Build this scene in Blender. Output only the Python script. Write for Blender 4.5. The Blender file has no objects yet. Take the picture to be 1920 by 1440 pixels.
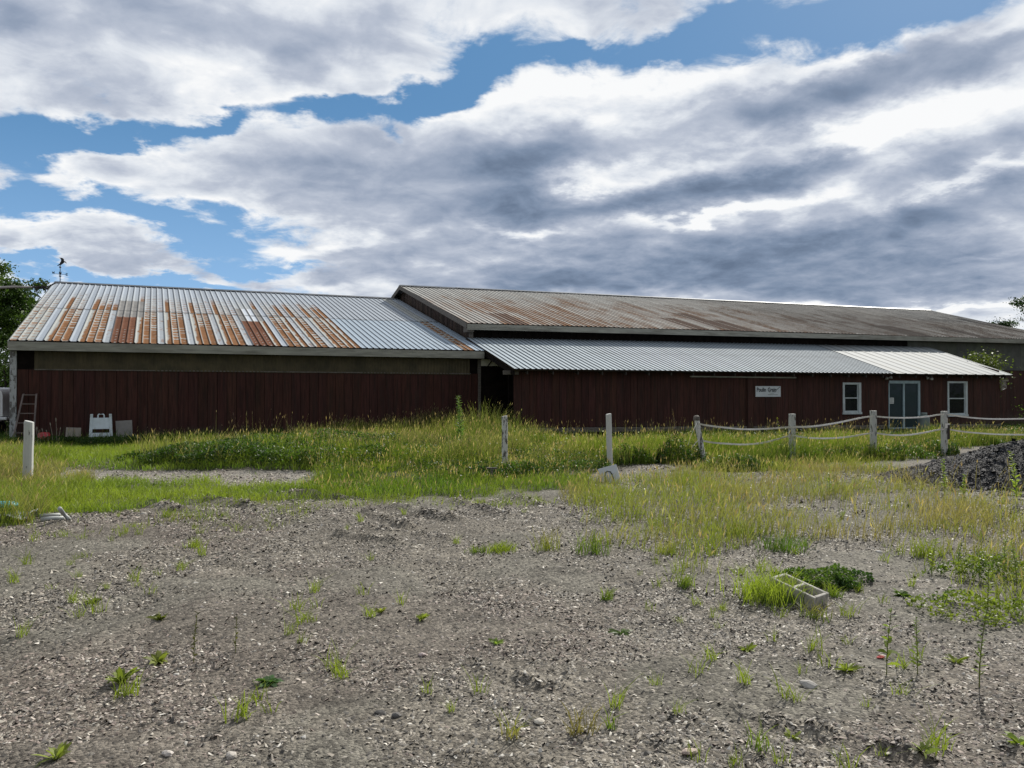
import bpy, math, random
import numpy as np
from mathutils import Vector, Matrix

random.seed(7); RNG = np.random.default_rng(11)
scene = bpy.context.scene
COL = scene.collection
R = math.radians

# ------------------------------------------------------------------ camera model of the place
F = 1508.0; HOR = 734.0; CAMZ = 1.6
A = R(24.0); CA, SA = math.cos(A), math.sin(A)      # the barns' front runs 24 degrees off square
def uv(u, v):                                        # barn-plan coordinates -> world
    return (u*CA - v*SA, u*SA + v*CA)
def gp(px, py, z=0.0):                               # survey: sight line -> ground point
    Y = (CAMZ - z)*F/(py - HOR)
    return ((px-960)/F*Y, Y)
def pv(px, py, v):                                   # survey: sight line -> upright plane parallel to the barns
    k = (px-960)/F
    Y = v/(CA - k*SA)
    return (k*Y, Y, CAMZ + (HOR-py)/F*Y)

# ------------------------------------------------------------------ noise
def _hash(ix, iy, seed):
    h = (ix*374761393 + iy*668265263 + seed*982451653) & 0x7fffffff
    h = ((h ^ (h >> 13))*1274126177) & 0x7fffffff
    return ((h ^ (h >> 16)) & 0xffff)/65535.0
def vnoise(x, y, scale=1.0, seed=0):
    x = np.asarray(x, float)*scale; y = np.asarray(y, float)*scale
    ix = np.floor(x).astype(np.int64); iy = np.floor(y).astype(np.int64)
    fx = x-ix; fy = y-iy
    fx = fx*fx*(3-2*fx); fy = fy*fy*(3-2*fy)
    a = _hash(ix, iy, seed); b = _hash(ix+1, iy, seed); c = _hash(ix, iy+1, seed); d = _hash(ix+1, iy+1, seed)
    return (a*(1-fx)+b*fx)*(1-fy)+(c*(1-fx)+d*fx)*fy
def fbm(x, y, scale=1.0, seed=0, octs=4):
    s = 0; amp = .5; tot = 0
    for o in range(octs):
        s = s+amp*vnoise(x, y, scale*2**o, seed+o*17); tot += amp; amp *= .5
    return s/tot
def sstep(a, b, x):
    t = np.clip((np.asarray(x, float)-a)/(b-a), 0, 1); return t*t*(3-2*t)

# ------------------------------------------------------------------ tagging and mesh helpers
def tag(o, label=None, cat=None, group=None, kind=None):
    if label: o['label'] = label
    if cat: o['category'] = cat
    if group: o['group'] = group
    if kind: o['kind'] = kind
    return o
def empty(name, loc, rz=0, label=None, cat=None, group=None):
    o = bpy.data.objects.new(name, None); COL.objects.link(o)
    o.location = loc; o.rotation_euler = (0, 0, rz); o.empty_display_size = .2
    return tag(o, label, cat, group)
def copy_tree(o, parent=None):
    c = o.copy(); COL.objects.link(c); c.parent = parent
    for ch in list(o.children): copy_tree(ch, c)
    return c

def np_mesh(name, V, quads=None, tris=None, cols=None, mat=None, parent=None, smooth=False):
    me = bpy.data.meshes.new(name)
    V = np.asarray(V, np.float32)
    nq = 0 if quads is None else len(quads); nt = 0 if tris is None else len(tris)
    loops = []
    if nq: loops.append(np.asarray(quads, np.int32).ravel())
    if nt: loops.append(np.asarray(tris, np.int32).ravel())
    L = np.concatenate(loops)
    start = np.concatenate([np.arange(nq)*4, nq*4+np.arange(nt)*3]).astype(np.int32)
    tot = np.concatenate([np.full(nq, 4), np.full(nt, 3)]).astype(np.int32)
    me.vertices.add(len(V)); me.vertices.foreach_set('co', V.ravel())
    me.loops.add(len(L)); me.loops.foreach_set('vertex_index', L)
    me.polygons.add(nq+nt); me.polygons.foreach_set('loop_start', start); me.polygons.foreach_set('loop_total', tot)
    if smooth: me.polygons.foreach_set('use_smooth', np.ones(nq+nt, bool))
    me.update(calc_edges=True)
    if cols is not None:
        ca = me.color_attributes.new('Col', 'FLOAT_COLOR', 'POINT')
        c = np.asarray(cols, np.float32)
        if c.shape[1] == 3: c = np.concatenate([c, np.ones((len(c), 1), np.float32)], 1)
        ca.data.foreach_set('color', c.ravel())
    if mat: me.materials.append(mat)
    o = bpy.data.objects.new(name, me); COL.objects.link(o)
    if parent: o.parent = parent
    return o

class MB:
    """collects boxes, tubes, prisms into ONE mesh"""
    def __init__(s): s.v = []; s.f = []; s.c = []
    def add(s, vs, fs, col=(1, 1, 1)):
        b = len(s.v); s.v += [tuple(p) for p in vs]; s.f += [tuple(i+b for i in f) for f in fs]
        s.c += [tuple(col)]*len(vs); return s
    def box(s, lo, hi, M=None, col=(1, 1, 1), taper=None):
        x0, y0, z0 = lo; x1, y1, z1 = hi
        vs = [(x0,y0,z0),(x1,y0,z0),(x1,y1,z0),(x0,y1,z0),(x0,y0,z1),(x1,y0,z1),(x1,y1,z1),(x0,y1,z1)]
        if M is not None: vs = [tuple(M @ Vector(p)) for p in vs]
        return s.add(vs, [(0,3,2,1),(4,5,6,7),(0,1,5,4),(1,2,6,5),(2,3,7,6),(3,0,4,7)], col)
    def hexa(s, p, col=(1, 1, 1)):                    # 8 corners, bottom 4 then top 4
        return s.add(p, [(0,3,2,1),(4,5,6,7),(0,1,5,4),(1,2,6,5),(2,3,7,6),(3,0,4,7)], col)
    def tube(s, pts, rad, n=8, col=(1, 1, 1), caps=True):
        pts = [Vector(p) for p in pts]
        if not hasattr(rad, '__len__'): rad = [rad]*len(pts)
        rings = []; ref = None
        for i, p in enumerate(pts):
            d = (pts[min(i+1, len(pts)-1)]-pts[max(i-1, 0)])
            if d.length < 1e-9: d = Vector((0, 0, 1))
            d.normalize()
            if ref is None: ref = Vector((0, 0, 1)) if abs(d.z) < .9 else Vector((1, 0, 0))
            x = d.cross(ref).normalized(); y = d.cross(x).normalized()
            ref = -y if False else ref
            rings.append([p + (x*math.cos(t)+y*math.sin(t))*rad[i] for t in (2*math.pi*k/n for k in range(n))])
        vs = [q for r in rings for q in r]; fs = []
        for i in range(len(pts)-1):
            for k in range(n):
                a = i*n+k; b = i*n+(k+1) % n
                fs.append((a, b, b+n, a+n))
        if caps:
            fs.append(tuple(range(n-1, -1, -1))); fs.append(tuple((len(pts)-1)*n+k for k in range(n)))
        return s.add(vs, fs, col)
    def lathe(s, prof, n=16, c=(0, 0, 0), col=(1, 1, 1), M=None):
        vs = []; fs = []
        for r, z in prof:
            for k in range(n):
                t = 2*math.pi*k/n; vs.append((c[0]+r*math.cos(t), c[1]+r*math.sin(t), c[2]+z))
        if M is not None: vs = [tuple(M @ Vector(p)) for p in vs]
        for i in range(len(prof)-1):
            for k in range(n):
                a = i*n+k; b = i*n+(k+1) % n; fs.append((a, b, b+n, a+n))
        fs.append(tuple(range(n-1, -1, -1))); fs.append(tuple((len(prof)-1)*n+k for k in range(n)))
        return s.add(vs, fs, col)
    def extrude(s, outline, depth, M=None, col=(1, 1, 1)):   # outline in xz, thickness along y
        n = len(outline)
        vs = [(x, 0, z) for x, z in outline]+[(x, depth, z) for x, z in outline]
        if M is not None: vs = [tuple(M @ Vector(p)) for p in vs]
        fs = [tuple(range(n)), tuple(range(2*n-1, n-1, -1))]
        for i in range(n):
            j = (i+1) % n; fs.append((j, i, i+n, j+n))
        return s.add(vs, fs, col)
    def build(s, name, mat, parent=None, org=(0, 0, 0), smooth=False, bevel=0):
        me = bpy.data.meshes.new(name)
        me.from_pydata([(x-org[0], y-org[1], z-org[2]) for x, y, z in s.v], [], s.f)
        me.update()
        ca = me.color_attributes.new('Col', 'FLOAT_COLOR', 'POINT')
        ca.data.foreach_set('color', np.array([(*c, 1.0) for c in s.c], np.float32).ravel())
        if mat: me.materials.append(mat)
        if smooth:
            for p in me.polygons: p.use_smooth = True
        o = bpy.data.objects.new(name, me); COL.objects.link(o)
        if parent: o.parent = parent
        if bevel:
            m = o.modifiers.new('Bevel', 'BEVEL'); m.width = bevel; m.segments = 2; m.limit_method = 'ANGLE'
        return o

# ------------------------------------------------------------------ materials
def new_mat(name):
    m = bpy.data.materials.new(name); m.use_nodes = True
    nt = m.node_tree; b = nt.nodes['Principled BSDF']
    return m, nt, b
def N(nt, t, **kw):
    n = nt.nodes.new(t)
    for k, v in kw.items(): setattr(n, k, v)
    return n
def mixrgb(nt, fac, a, b, mode='MIX'):
    n = nt.nodes.new('ShaderNodeMix'); n.data_type = 'RGBA'; n.blend_type = mode
    for sock, val in ((n.inputs[0], fac), (n.inputs[6], a), (n.inputs[7], b)):
        if hasattr(val, 'is_linked') or hasattr(val, 'links'): nt.links.new(val, sock)
        elif hasattr(val, '__len__'): sock.default_value = (*val[:3], 1)
        else: sock.default_value = val
    return n.outputs[2]
def mathn(nt, op, a, b=None, c=None, clamp=False):
    n = nt.nodes.new('ShaderNodeMath'); n.operation = op; n.use_clamp = clamp
    for i, val in enumerate((a, b, c)):
        if val is None: continue
        if hasattr(val, 'links'): nt.links.new(val, n.inputs[i])
        else: n.inputs[i].default_value = val
    return n.outputs[0]
def maprange(nt, v, a, b, c=0, d=1, smooth=True):
    n = nt.nodes.new('ShaderNodeMapRange'); n.interpolation_type = 'SMOOTHSTEP' if smooth else 'LINEAR'
    nt.links.new(v, n.inputs[0])
    for i, x in enumerate((a, b, c, d)): n.inputs[i+1].default_value = x
    return n.outputs[0]
def objco(nt, scale=(1, 1, 1)):
    tc = N(nt, 'ShaderNodeTexCoord'); mp = N(nt, 'ShaderNodeMapping'); mp.inputs['Scale'].default_value = scale
    nt.links.new(tc.outputs['Object'], mp.inputs[0]); return mp.outputs[0]
def noise(nt, co, scale, detail=4, rough=.55, w=None):
    n = N(nt, 'ShaderNodeTexNoise'); n.inputs['Scale'].default_value = scale; n.inputs['Detail'].default_value = detail
    n.inputs['Roughness'].default_value = rough
    nt.links.new(co, n.inputs['Vector']); return n.outputs['Fac']
def bump(nt, b, h, dist=.01, strength=.5):
    n = N(nt, 'ShaderNodeBump'); n.inputs['Distance'].default_value = dist; n.inputs['Strength'].default_value = strength
    nt.links.new(h, n.inputs['Height']); nt.links.new(n.outputs[0], b.inputs['Normal'])

def mat_plain(name, col, rough=.6, var=.25, scale=6, metal=0, stretch=(1, 1, 1), bmp=.0, attr=False, spec=.5, dirt=None, dirt_fac=.5):
    m, nt, b = new_mat(name)
    co = objco(nt, stretch); f = noise(nt, co, scale)
    lo = [c*(1-var) for c in col]; hi = [min(1, c*(1+var)) for c in col]
    c = mixrgb(nt, maprange(nt, f, .3, .7), lo, hi)
    if dirt:
        d = noise(nt, co, scale*.35, 5, .7)
        c = mixrgb(nt, mathn(nt, 'MULTIPLY', maprange(nt, d, .45, .7), dirt_fac), c, dirt)
    if attr:
        a = N(nt, 'ShaderNodeAttribute', attribute_name='Col'); c = mixrgb(nt, 1.0, c, a.outputs['Color'], 'MULTIPLY')
    nt.links.new(c, b.inputs['Base Color'])
    b.inputs['Roughness'].default_value = rough; b.inputs['Metallic'].default_value = metal
    b.inputs['Specular IOR Level'].default_value = spec
    if bmp: bump(nt, b, f, bmp, .6)
    return m
def mat_peel(name, paint, wood, amt, zs=.25, scale=22):     # flaking paint on old wood
    m, nt, b = new_mat(name)
    co = objco(nt, (1, 1, zs)); f = noise(nt, co, scale, 6, .65); g = noise(nt, objco(nt, (1, 1, 1)), 3, 3)
    s = mathn(nt, 'ADD', f, mathn(nt, 'MULTIPLY', mathn(nt, 'SUBTRACT', g, .5), .25))
    k = maprange(nt, s, .72-amt*.45, .76-amt*.45)
    wv = mixrgb(nt, noise(nt, co, 40, 3), [c*.5 for c in wood], [c*1.4 for c in wood])
    pv_ = mixrgb(nt, noise(nt, objco(nt), 9, 4), [c*.8 for c in paint], paint)
    nt.links.new(mixrgb(nt, k, pv_, wv), b.inputs['Base Color'])
    b.inputs['Roughness'].default_value = .65
    bump(nt, b, mathn(nt, 'SUBTRACT', 1, k), .004, .6)
    return m
def mat_leaf(name, trans=.45, rough=.5, tint=(1, 1, 1)):
    m, nt, b = new_mat(name)
    a = N(nt, 'ShaderNodeAttribute', attribute_name='Col')
    c = mixrgb(nt, 1.0, a.outputs['Color'], tint, 'MULTIPLY')
    nt.links.new(c, b.inputs['Base Color']); b.inputs['Roughness'].default_value = rough
    b.inputs['Specular IOR Level'].default_value = .25
    t = N(nt, 'ShaderNodeBsdfTranslucent')
    tc = mixrgb(nt, 1.0, c, (1.1, 1.2, .6), 'MULTIPLY'); nt.links.new(tc, t.inputs['Color'])
    mx = N(nt, 'ShaderNodeMixShader'); mx.inputs[0].default_value = trans
    nt.links.new(b.outputs[0], mx.inputs[1]); nt.links.new(t.outputs[0], mx.inputs[2])
    nt.links.new(mx.outputs[0], nt.nodes['Material Output'].inputs[0])
    return m
def mat_roof(name, rough=.72, metal=.05):
    m, nt, b = new_mat(name)
    a = N(nt, 'ShaderNodeAttribute', attribute_name='Col')
    co = objco(nt); f = noise(nt, co, 9, 5, .6); g = noise(nt, objco(nt, (5, .6, .6)), 4, 4)
    c = mixrgb(nt, 1.0, a.outputs['Color'], mixrgb(nt, f, (.82, .82, .82), (1.12, 1.12, 1.12)), 'MULTIPLY')
    c = mixrgb(nt, 1.0, c, mixrgb(nt, g, (.86, .86, .87), (1.1, 1.1, 1.1)), 'MULTIPLY')
    nt.links.new(c, b.inputs['Base Color'])
    rust = a.outputs['Alpha']       # alpha holds how rusty the sheet is
    nt.links.new(mathn(nt, 'MULTIPLY_ADD', rust, -metal, metal), b.inputs['Metallic'])
    nt.links.new(mathn(nt, 'MULTIPLY_ADD', rust, .25, rough), b.inputs['Roughness'])
    nt.links.new(mathn(nt, 'MULTIPLY_ADD', rust, -.26, .3), b.inputs['Specular IOR Level'])
    return m
def mat_glass(name, tint=(.02, .03, .035), tr=.55):
    m, nt, b = new_mat(name)
    b.inputs['Base Color'].default_value = (*tint, 1); b.inputs['Roughness'].default_value = .06
    b.inputs['Specular IOR Level'].default_value = .16
    f = noise(nt, objco(nt), 2.5, 3); bump(nt, b, f, .02, .25)
    t = N(nt, 'ShaderNodeBsdfTransparent'); mx = N(nt, 'ShaderNodeMixShader'); mx.inputs[0].default_value = tr
    nt.links.new(b.outputs[0], mx.inputs[1]); nt.links.new(t.outputs[0], mx.inputs[2])
    nt.links.new(mx.outputs[0], nt.nodes['Material Output'].inputs[0])
    return m

M = {}
M['siding'] = mat_plain('red_brown_siding', (.056, .0205, .0155), .75, .3, 3, stretch=(6, 6, .5), attr=True, spec=.25, dirt=(.022, .018, .014), dirt_fac=.5, bmp=.002)
_m = M['siding']; _nt = _m.node_tree; _b = _nt.nodes['Principled BSDF']; _src = _b.inputs['Base Color'].links[0].from_socket
_tc = N(_nt, 'ShaderNodeTexCoord'); _sp = N(_nt, 'ShaderNodeSeparateXYZ'); _nt.links.new(_tc.outputs['Object'], _sp.inputs[0])
_h = mathn(_nt, 'MULTIPLY_ADD', noise(_nt, objco(_nt, (1, 1, .6)), 2.2, 6, .65), 1.5, mathn(_nt, 'MULTIPLY', _sp.outputs[2], -1.0))
_f = mathn(_nt, 'MULTIPLY', maprange(_nt, _h, .25, .75), .55)             # splashed mud along the foot of the boards
_c = mixrgb(_nt, _f, _src, (.075, .058, .045))
_g = maprange(_nt, noise(_nt, objco(_nt, (2.2, 2.2, .35)), 1.6, 6, .7), .56, .72)
_c = mixrgb(_nt, mathn(_nt, 'MULTIPLY', _g, .45), _c, (.062, .036, .03))      # sun-faded streaks
_nt.links.new(_c, _b.inputs['Base Color'])
M['siding_old'] = mat_plain('weathered_gable_boards', (.055, .036, .028), .8, .55, 3, stretch=(7, 7, .5), attr=True, spec=.2, dirt=(.16, .13, .11), dirt_fac=.45)
M['band'] = mat_plain('greenish_translucent_panel', (.088, .07, .038), .6, .25, 2.2, attr=True, spec=.3, dirt=(.035, .035, .02), dirt_fac=.7)
M['grey_band'] = mat_plain('grey_green_cladding', (.085, .09, .075), .7, .2, 2, attr=True, spec=.3)
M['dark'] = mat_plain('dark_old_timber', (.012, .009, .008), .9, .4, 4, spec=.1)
M['fascia'] = mat_plain('weathered_white_fascia', (.33, .325, .28), .7, .18, 3, stretch=(.6, 3, 5), dirt=(.12, .11, .09), dirt_fac=.6, bmp=.002)
M['timber'] = mat_plain('grey_timber', (.13, .115, .1), .8, .4, 5, stretch=(.7, 4, 6), bmp=.003)
M['dark_rafter'] = mat_plain('dark_rafter', (.045, .038, .032), .85, .3, 5)
M['pale_timber'] = mat_plain('pale_timber', (.28, .25, .2), .8, .3, 5, stretch=(1, 5, 5))
M['roof'] = mat_roof('old_ribbed_metal')
M['roof_new'] = mat_roof('bright_ribbed_metal', .75, .05)
M['ridge'] = mat_plain('ridge_metal', (.12, .13, .14), .5, .2, 3, metal=.5)
M['white_trim'] = mat_plain('white_trim_paint', (.52, .58, .6), .5, .1, 4, dirt=(.3, .3, .28), dirt_fac=.4)
M['blue_trim'] = mat_plain('pale_blue_trim', (.32, .43, .47), .5, .12, 4)
M['glass'] = mat_glass('dark_window_glass', (.008, .012, .014), tr=.35)
M['door_glass'] = mat_glass('blue_door_glass', (.03, .05, .06), .05)
M['curtain'] = mat_plain('pale_box', (.35, .38, .36), .8, .15, 4)
M['sign_white'] = mat_plain('sign_white', (.62, .66, .7), .45, .06, 5)
M['ink'] = mat_plain('sign_ink', (.012, .02, .03), .6, .1, 5)
M['ink_grey'] = mat_plain('sign_grey_ink', (.13, .17, .17), .6, .1, 5)
M['ink_green'] = mat_plain('sign_green_ink', (.16, .22, .07), .6, .1, 5)
M['post_white'] = mat_peel('post_white_paint', (.62, .63, .6), (.12, .11, .1), .15)
M['post_thick'] = mat_peel('post_thick_white_paint', (.6, .61, .58), (.1, .095, .085), .24)
M['post_mid'] = mat_peel('post_worn_white_paint', (.5, .51, .48), (.14, .135, .12), .36)
M['post_peel'] = mat_peel('post_peeling_paint', (.66, .66, .62), (.12, .115, .105), .44)
M['corner_post'] = mat_peel('corner_post_paint', (.5, .52, .53), (.16, .155, .15), .5, .4, 14)
M['tape'] = mat_plain('white_fence_tape', (.72, .7, .66), .6, .1, 8, dirt=(.45, .43, .36), dirt_fac=.5)
M['plastic_white'] = mat_plain('white_moulded_plastic', (.66, .74, .8), .4, .06, 3, dirt=(.3, .33, .3), dirt_fac=.5)
M['board_tan'] = mat_plain('tan_board', (.33, .295, .25), .75, .1, 4, dirt=(.2, .18, .15), dirt_fac=.4)
M['board_grey'] = mat_plain('grey_board', (.27, .255, .24), .75, .1, 4, dirt=(.14, .13, .12), dirt_fac=.5)
M['red'] = mat_plain('red_plastic', (.42, .035, .045), .45, .15, 5)
M['brick'] = mat_plain('old_brick', (.11, .075, .055), .85, .3, 8)
M['ladder'] = mat_plain('weathered_ladder', (.15, .12, .11), .7, .3, 6, stretch=(1, 1, .3))
M['iron'] = mat_plain('black_iron', (.012, .012, .014), .5, .2, 5, metal=.3)
M['grey_pole'] = mat_plain('pale_weathered_pole', (.42, .39, .37), .6, .2, 4)
M['dark_cable'] = mat_plain('dark_cable', (.03, .022, .02), .7, .3, 6)
M['lamp'] = mat_plain('pale_lamp_metal', (.45, .45, .43), .4, .1, 5)
M['tank'] = mat_plain('grey_green_tank', (.16, .2, .19), .5, .15, 4, dirt=(.12, .12, .1), dirt_fac=.5)
M['paper'] = mat_plain('notice_paper', (.62, .64, .62), .7, .05, 5)
M['concrete'] = mat_plain('concrete_block', (.42, .4, .36), .9, .25, 30, bmp=.004, dirt=(.17, .15, .12), dirt_fac=.55)
M['trailer'] = mat_plain('white_trailer_body', (.82, .84, .84), .35, .05, 2, dirt=(.4, .4, .38), dirt_fac=.4)
M['rubber'] = mat_plain('tyre_rubber', (.018, .018, .018), .85, .2, 6)
M['steel'] = mat_plain('dull_steel', (.22, .23, .24), .5, .2, 5, metal=.6)
M['teal'] = mat_plain('teal_plastic', (.03, .36, .46), .5, .1, 5)
M['pale_pipe'] = mat_plain('pale_grey_pipe', (.42, .44, .43), .5, .15, 8, dirt=(.2, .2, .17), dirt_fac=.5)
M['leaf'] = mat_leaf('tree_leaves', .35)
M['grass'] = mat_leaf('grass_blades', .42, tint=(1.22, 1.22, 1.1))
M['weed'] = mat_leaf('weed_leaves', .42, tint=(1.12, 1.12, 1.05))
M['bark'] = mat_plain('bark', (.055, .045, .036), .9, .4, 8, stretch=(1, 1, .3))
M['stone'] = mat_plain('stone', (.4, .38, .36), .85, .25, 12, attr=True, bmp=.004)
M['clear_panel'] = mat_plain('pale_corrugated_panel', (.62, .6, .5), .6, .1, 4)

# ------------------------------------------------------------------ world: daylight sky with broken cloud
SUN = Vector((.735, 1.225, 1.02)).normalized()
SUN_EL = math.asin(SUN.z); SUN_AZ = math.atan2(SUN.x, SUN.y)
world = bpy.data.worlds.new('World'); scene.world = world; world.use_nodes = True
nt = world.node_tree; nt.nodes.clear()
out = N(nt, 'ShaderNodeOutputWorld'); bg = N(nt, 'ShaderNodeBackground'); nt.links.new(bg.outputs[0], out.inputs[0])
sky = N(nt, 'ShaderNodeTexSky', sky_type='NISHITA', sun_disc=False)
sky.sun_elevation = SUN_EL; sky.sun_rotation = SUN_AZ; sky.air_density = 1.0; sky.dust_density = .6; sky.ozone_density = 1.6
geo = N(nt, 'ShaderNodeTexCoord')
sep = N(nt, 'ShaderNodeSeparateXYZ'); nt.links.new(geo.outputs['Generated'], sep.inputs[0])
X, Y, Z = sep.outputs
az = mathn(nt, 'ARCTAN2', X, Y); el = mathn(nt, 'ARCSINE', Z)
zz = mathn(nt, 'ADD', mathn(nt, 'MAXIMUM', Z, 0.0), .22)
pln = N(nt, 'ShaderNodeCombineXYZ')
nt.links.new(mathn(nt, 'DIVIDE', X, zz), pln.inputs[0]); nt.links.new(mathn(nt, 'DIVIDE', Y, zz), pln.inputs[1])
def wnoise(scale, detail, rough, off=(0, 0, 0), col=False, dist=0, st=(1, 1, 1)):
    mp = N(nt, 'ShaderNodeMapping'); mp.inputs['Location'].default_value = off; mp.inputs['Scale'].default_value = st
    nt.links.new(pln.outputs[0], mp.inputs[0])
    n = N(nt, 'ShaderNodeTexNoise'); n.inputs['Scale'].default_value = scale; n.inputs['Detail'].default_value = detail
    n.inputs['Roughness'].default_value = rough; n.inputs['Distortion'].default_value = dist
    nt.links.new(mp.outputs[0], n.inputs['Vector'])
    return n.outputs['Color' if col else 'Fac']
# warp the sky angles so cloud banks get ragged edges
wv = wnoise(2.6, 6, .6, (3.1, 1.7, 0), col=True)
ws = N(nt, 'ShaderNodeVectorMath', operation='SUBTRACT'); nt.links.new(wv, ws.inputs[0]); ws.inputs[1].default_value = (.5, .5, .5)
wm = N(nt, 'ShaderNodeVectorMath', operation='MULTIPLY'); nt.links.new(ws.outputs[0], wm.inputs[0]); wm.inputs[1].default_value = (.20, .11, 0)
ang = N(nt, 'ShaderNodeCombineXYZ'); nt.links.new(az, ang.inputs[0]); nt.links.new(el, ang.inputs[1])
wa = N(nt, 'ShaderNodeVectorMath', operation='ADD'); nt.links.new(ang.outputs[0], wa.inputs[0]); nt.links.new(wm.outputs[0], wa.inputs[1])
def blobs(lst):
    acc = None
    for cx, cy, rx, ry, rot, w in lst:
        a0 = math.atan((cx-960)/F); e0 = math.atan((HOR-cy)/F*math.cos(a0))
        mp = N(nt, 'ShaderNodeMapping', vector_type='TEXTURE')
        mp.inputs['Location'].default_value = (a0, e0, 0); mp.inputs['Rotation'].default_value = (0, 0, R(rot))
        mp.inputs['Scale'].default_value = (rx/F*math.cos(a0)**2, ry/F*math.cos(a0), 1)
        nt.links.new(wa.outputs[0], mp.inputs[0])
        d = N(nt, 'ShaderNodeVectorMath', operation='DOT_PRODUCT'); nt.links.new(mp.outputs[0], d.inputs[0]); nt.links.new(mp.outputs[0], d.inputs[1])
        e = mathn(nt, 'POWER', .42, d.outputs['Value'])
        acc = mathn(nt, 'MULTIPLY_ADD', e, w, acc if acc is not None else 0.0)
    return acc
HOLES = [(1500, 30, 260, 55, 4, -1.0), (1230, 62, 160, 26, 14, -.8), (1060, 88, 90, 16, 10, -.7), (1750, 5, 160, 40, 8, -.7),
         (880, 130, 120, 30, 24, -1.0), (720, 178, 110, 26, 12, -1.0), (580, 180, 80, 18, -8, -.8), (420, 205, 90, 20, 20, -.85),
         (210, 258, 110, 24, 14, -1.0), (40, 300, 90, 34, 10, -1.0), (100, 380, 130, 24, 0, -.75), (300, 415, 130, 24, -4, -.75),
         (470, 405, 120, 20, -6, -.6), (400, 455, 110, 26, 0, -.8), (250, 515, 260, 16, -3, -1.0), (470, 490, 90, 14, 0, -.6), (20, 340, 60, 18, 0, -.4),
         (740, 245, 30, 12, -20, -.5),
         (300, 60, 420, 110, 0, .35), (1300, 300, 600, 200, 0, .5), (1350, 480, 700, 90, 0, .5), (150, 460, 200, 30, -4, .35), (140, 320, 120, 26, 10, .3), (480, 330, 260, 60, 5, .25)]
SHADE = [(300, 50, 260, 70, 0, .5), (10, 40, 60, 30, 0, .6), (190, 170, 160, 40, 10, .3), (560, 60, 200, 30, 0, .2),
         (560, 330, 190, 40, -6, .35), (880, 300, 150, 55, 4, .55), (860, 410, 220, 45, 0, .45), (680, 350, 120, 30, 0, .2),
         (1430, 195, 110, 55, 15, .75), (1600, 150, 130, 40, 16, .75), (1820, 95, 140, 45, 14, .8), (1480, 240, 60, 40, -30, .4),
         (1130, 250, 130, 40, 6, .5), (1010, 290, 80, 50, 0, .45),
         (1260, 352, 270, 26, 8, .8), (1500, 310, 180, 24, 10, .65), (1010, 372, 120, 36, -4, .5), (1800, 280, 160, 24, 8, .45),
         (1300, 480, 420, 50, 3, .6), (1680, 420, 340, 40, 6, .55), (1120, 525, 320, 30, 0, .5), (1720, 510, 320, 40, 6, .7), (720, 505, 260, 28, 0, .3), (1850, 345, 150, 24, 12, .4),
         (1100, 170, 170, 45, 0, -.45), (980, 130, 120, 30, 10, -.3), (1250, 130, 160, 30, -4, -.4), (1220, 308, 130, 18, 4, -.55), (1345, 386, 170, 10, 5, -.95), (1060, 335, 90, 12, 0, -.5),
         (1720, 215, 210, 40, 12, -.8), (1560, 265, 120, 22, 8, -.6), (1800, 322, 170, 12, 14, -.6), (1740, 572, 220, 10, 4, -1.3), (1890, 30, 80, 16, 20, -.5), (1640, 75, 170, 14, 12, -.5),
         (985, 447, 70, 9, 0, -.7), (560, 450, 160, 10, 3, -.4), (1880, 470, 80, 8, 4, -.4), (420, 140, 120, 40, 20, -.25), (620, 130, 160, 30, 15, -.3), (300, 270, 240, 40, 8, -.25)]
n1 = wnoise(2.6, 9, .6, (1.3, 4.2, 0), dist=.35); n2 = wnoise(8.0, 8, .6, (7.3, 2.2, 0), dist=.4)
cov = mathn(nt, 'ADD', blobs(HOLES), .66)
cov = mathn(nt, 'MULTIPLY_ADD', mathn(nt, 'SUBTRACT', n1, .5), .9, cov)
cov = mathn(nt, 'MULTIPLY_ADD', mathn(nt, 'SUBTRACT', n2, .5), 1.45, cov)
alpha = maprange(nt, cov, .14, .66)
n3 = wnoise(2.2, 6, .5, (.4, 9.1, 0), dist=.6, st=(1, 1.2, 1)); n4 = wnoise(6.0, 6, .5, (5.4, 3.1, 0), dist=.6)
sh = mathn(nt, 'MULTIPLY_ADD', blobs(SHADE), .85, .245)
sh = mathn(nt, 'MULTIPLY_ADD', mathn(nt, 'SUBTRACT', n3, .5), 1.3, sh)
sh = mathn(nt, 'MULTIPLY_ADD', mathn(nt, 'SUBTRACT', n4, .5), .9, sh)
# puffy self-shading: the cloud noise compared with itself a step towards the sun
sh = mathn(nt, 'MULTIPLY_ADD', mathn(nt, 'SUBTRACT', wnoise(8.0, 8, .6, (7.3, 2.26, 0), dist=.4), n2), .75, sh)
# thin edges of cloud glow white
sh = mathn(nt, 'SUBTRACT', sh, mathn(nt, 'MULTIPLY', mathn(nt, 'SUBTRACT', 1.0, maprange(nt, cov, .25, 1.15)), .36))
ramp = N(nt, 'ShaderNodeValToRGB'); nt.links.new(mathn(nt, 'MULTIPLY_ADD', sh, .66, .10), ramp.inputs[0])
cr = ramp.color_ramp; cr.elements[0].position = -.0; cr.elements[0].color = (.95, .96, .97, 1)
cr.elements[1].position = 1.0; cr.elements[1].color = (.135, .185, .275, 1)
for p, c in ((.16, (.75, .79, .85)), (.34, (.50, .55, .65)), (.55, (.34, .40, .515)), (.78, (.215, .28, .395))):
    e = cr.elements.new(p); e.color = (*c, 1)
skc = mixrgb(nt, 1.0, sky.outputs[0], (.075, .075, .075), 'MULTIPLY')
# clear-sky colour: paler towards the skyline
blue = mixrgb(nt, maprange(nt, el, .02, .36), (.30, .56, .93), (.095, .27, .53))
skc = mixrgb(nt, .8, skc, blue)
fin = mixrgb(nt, alpha, skc, ramp.outputs[0])
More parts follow.
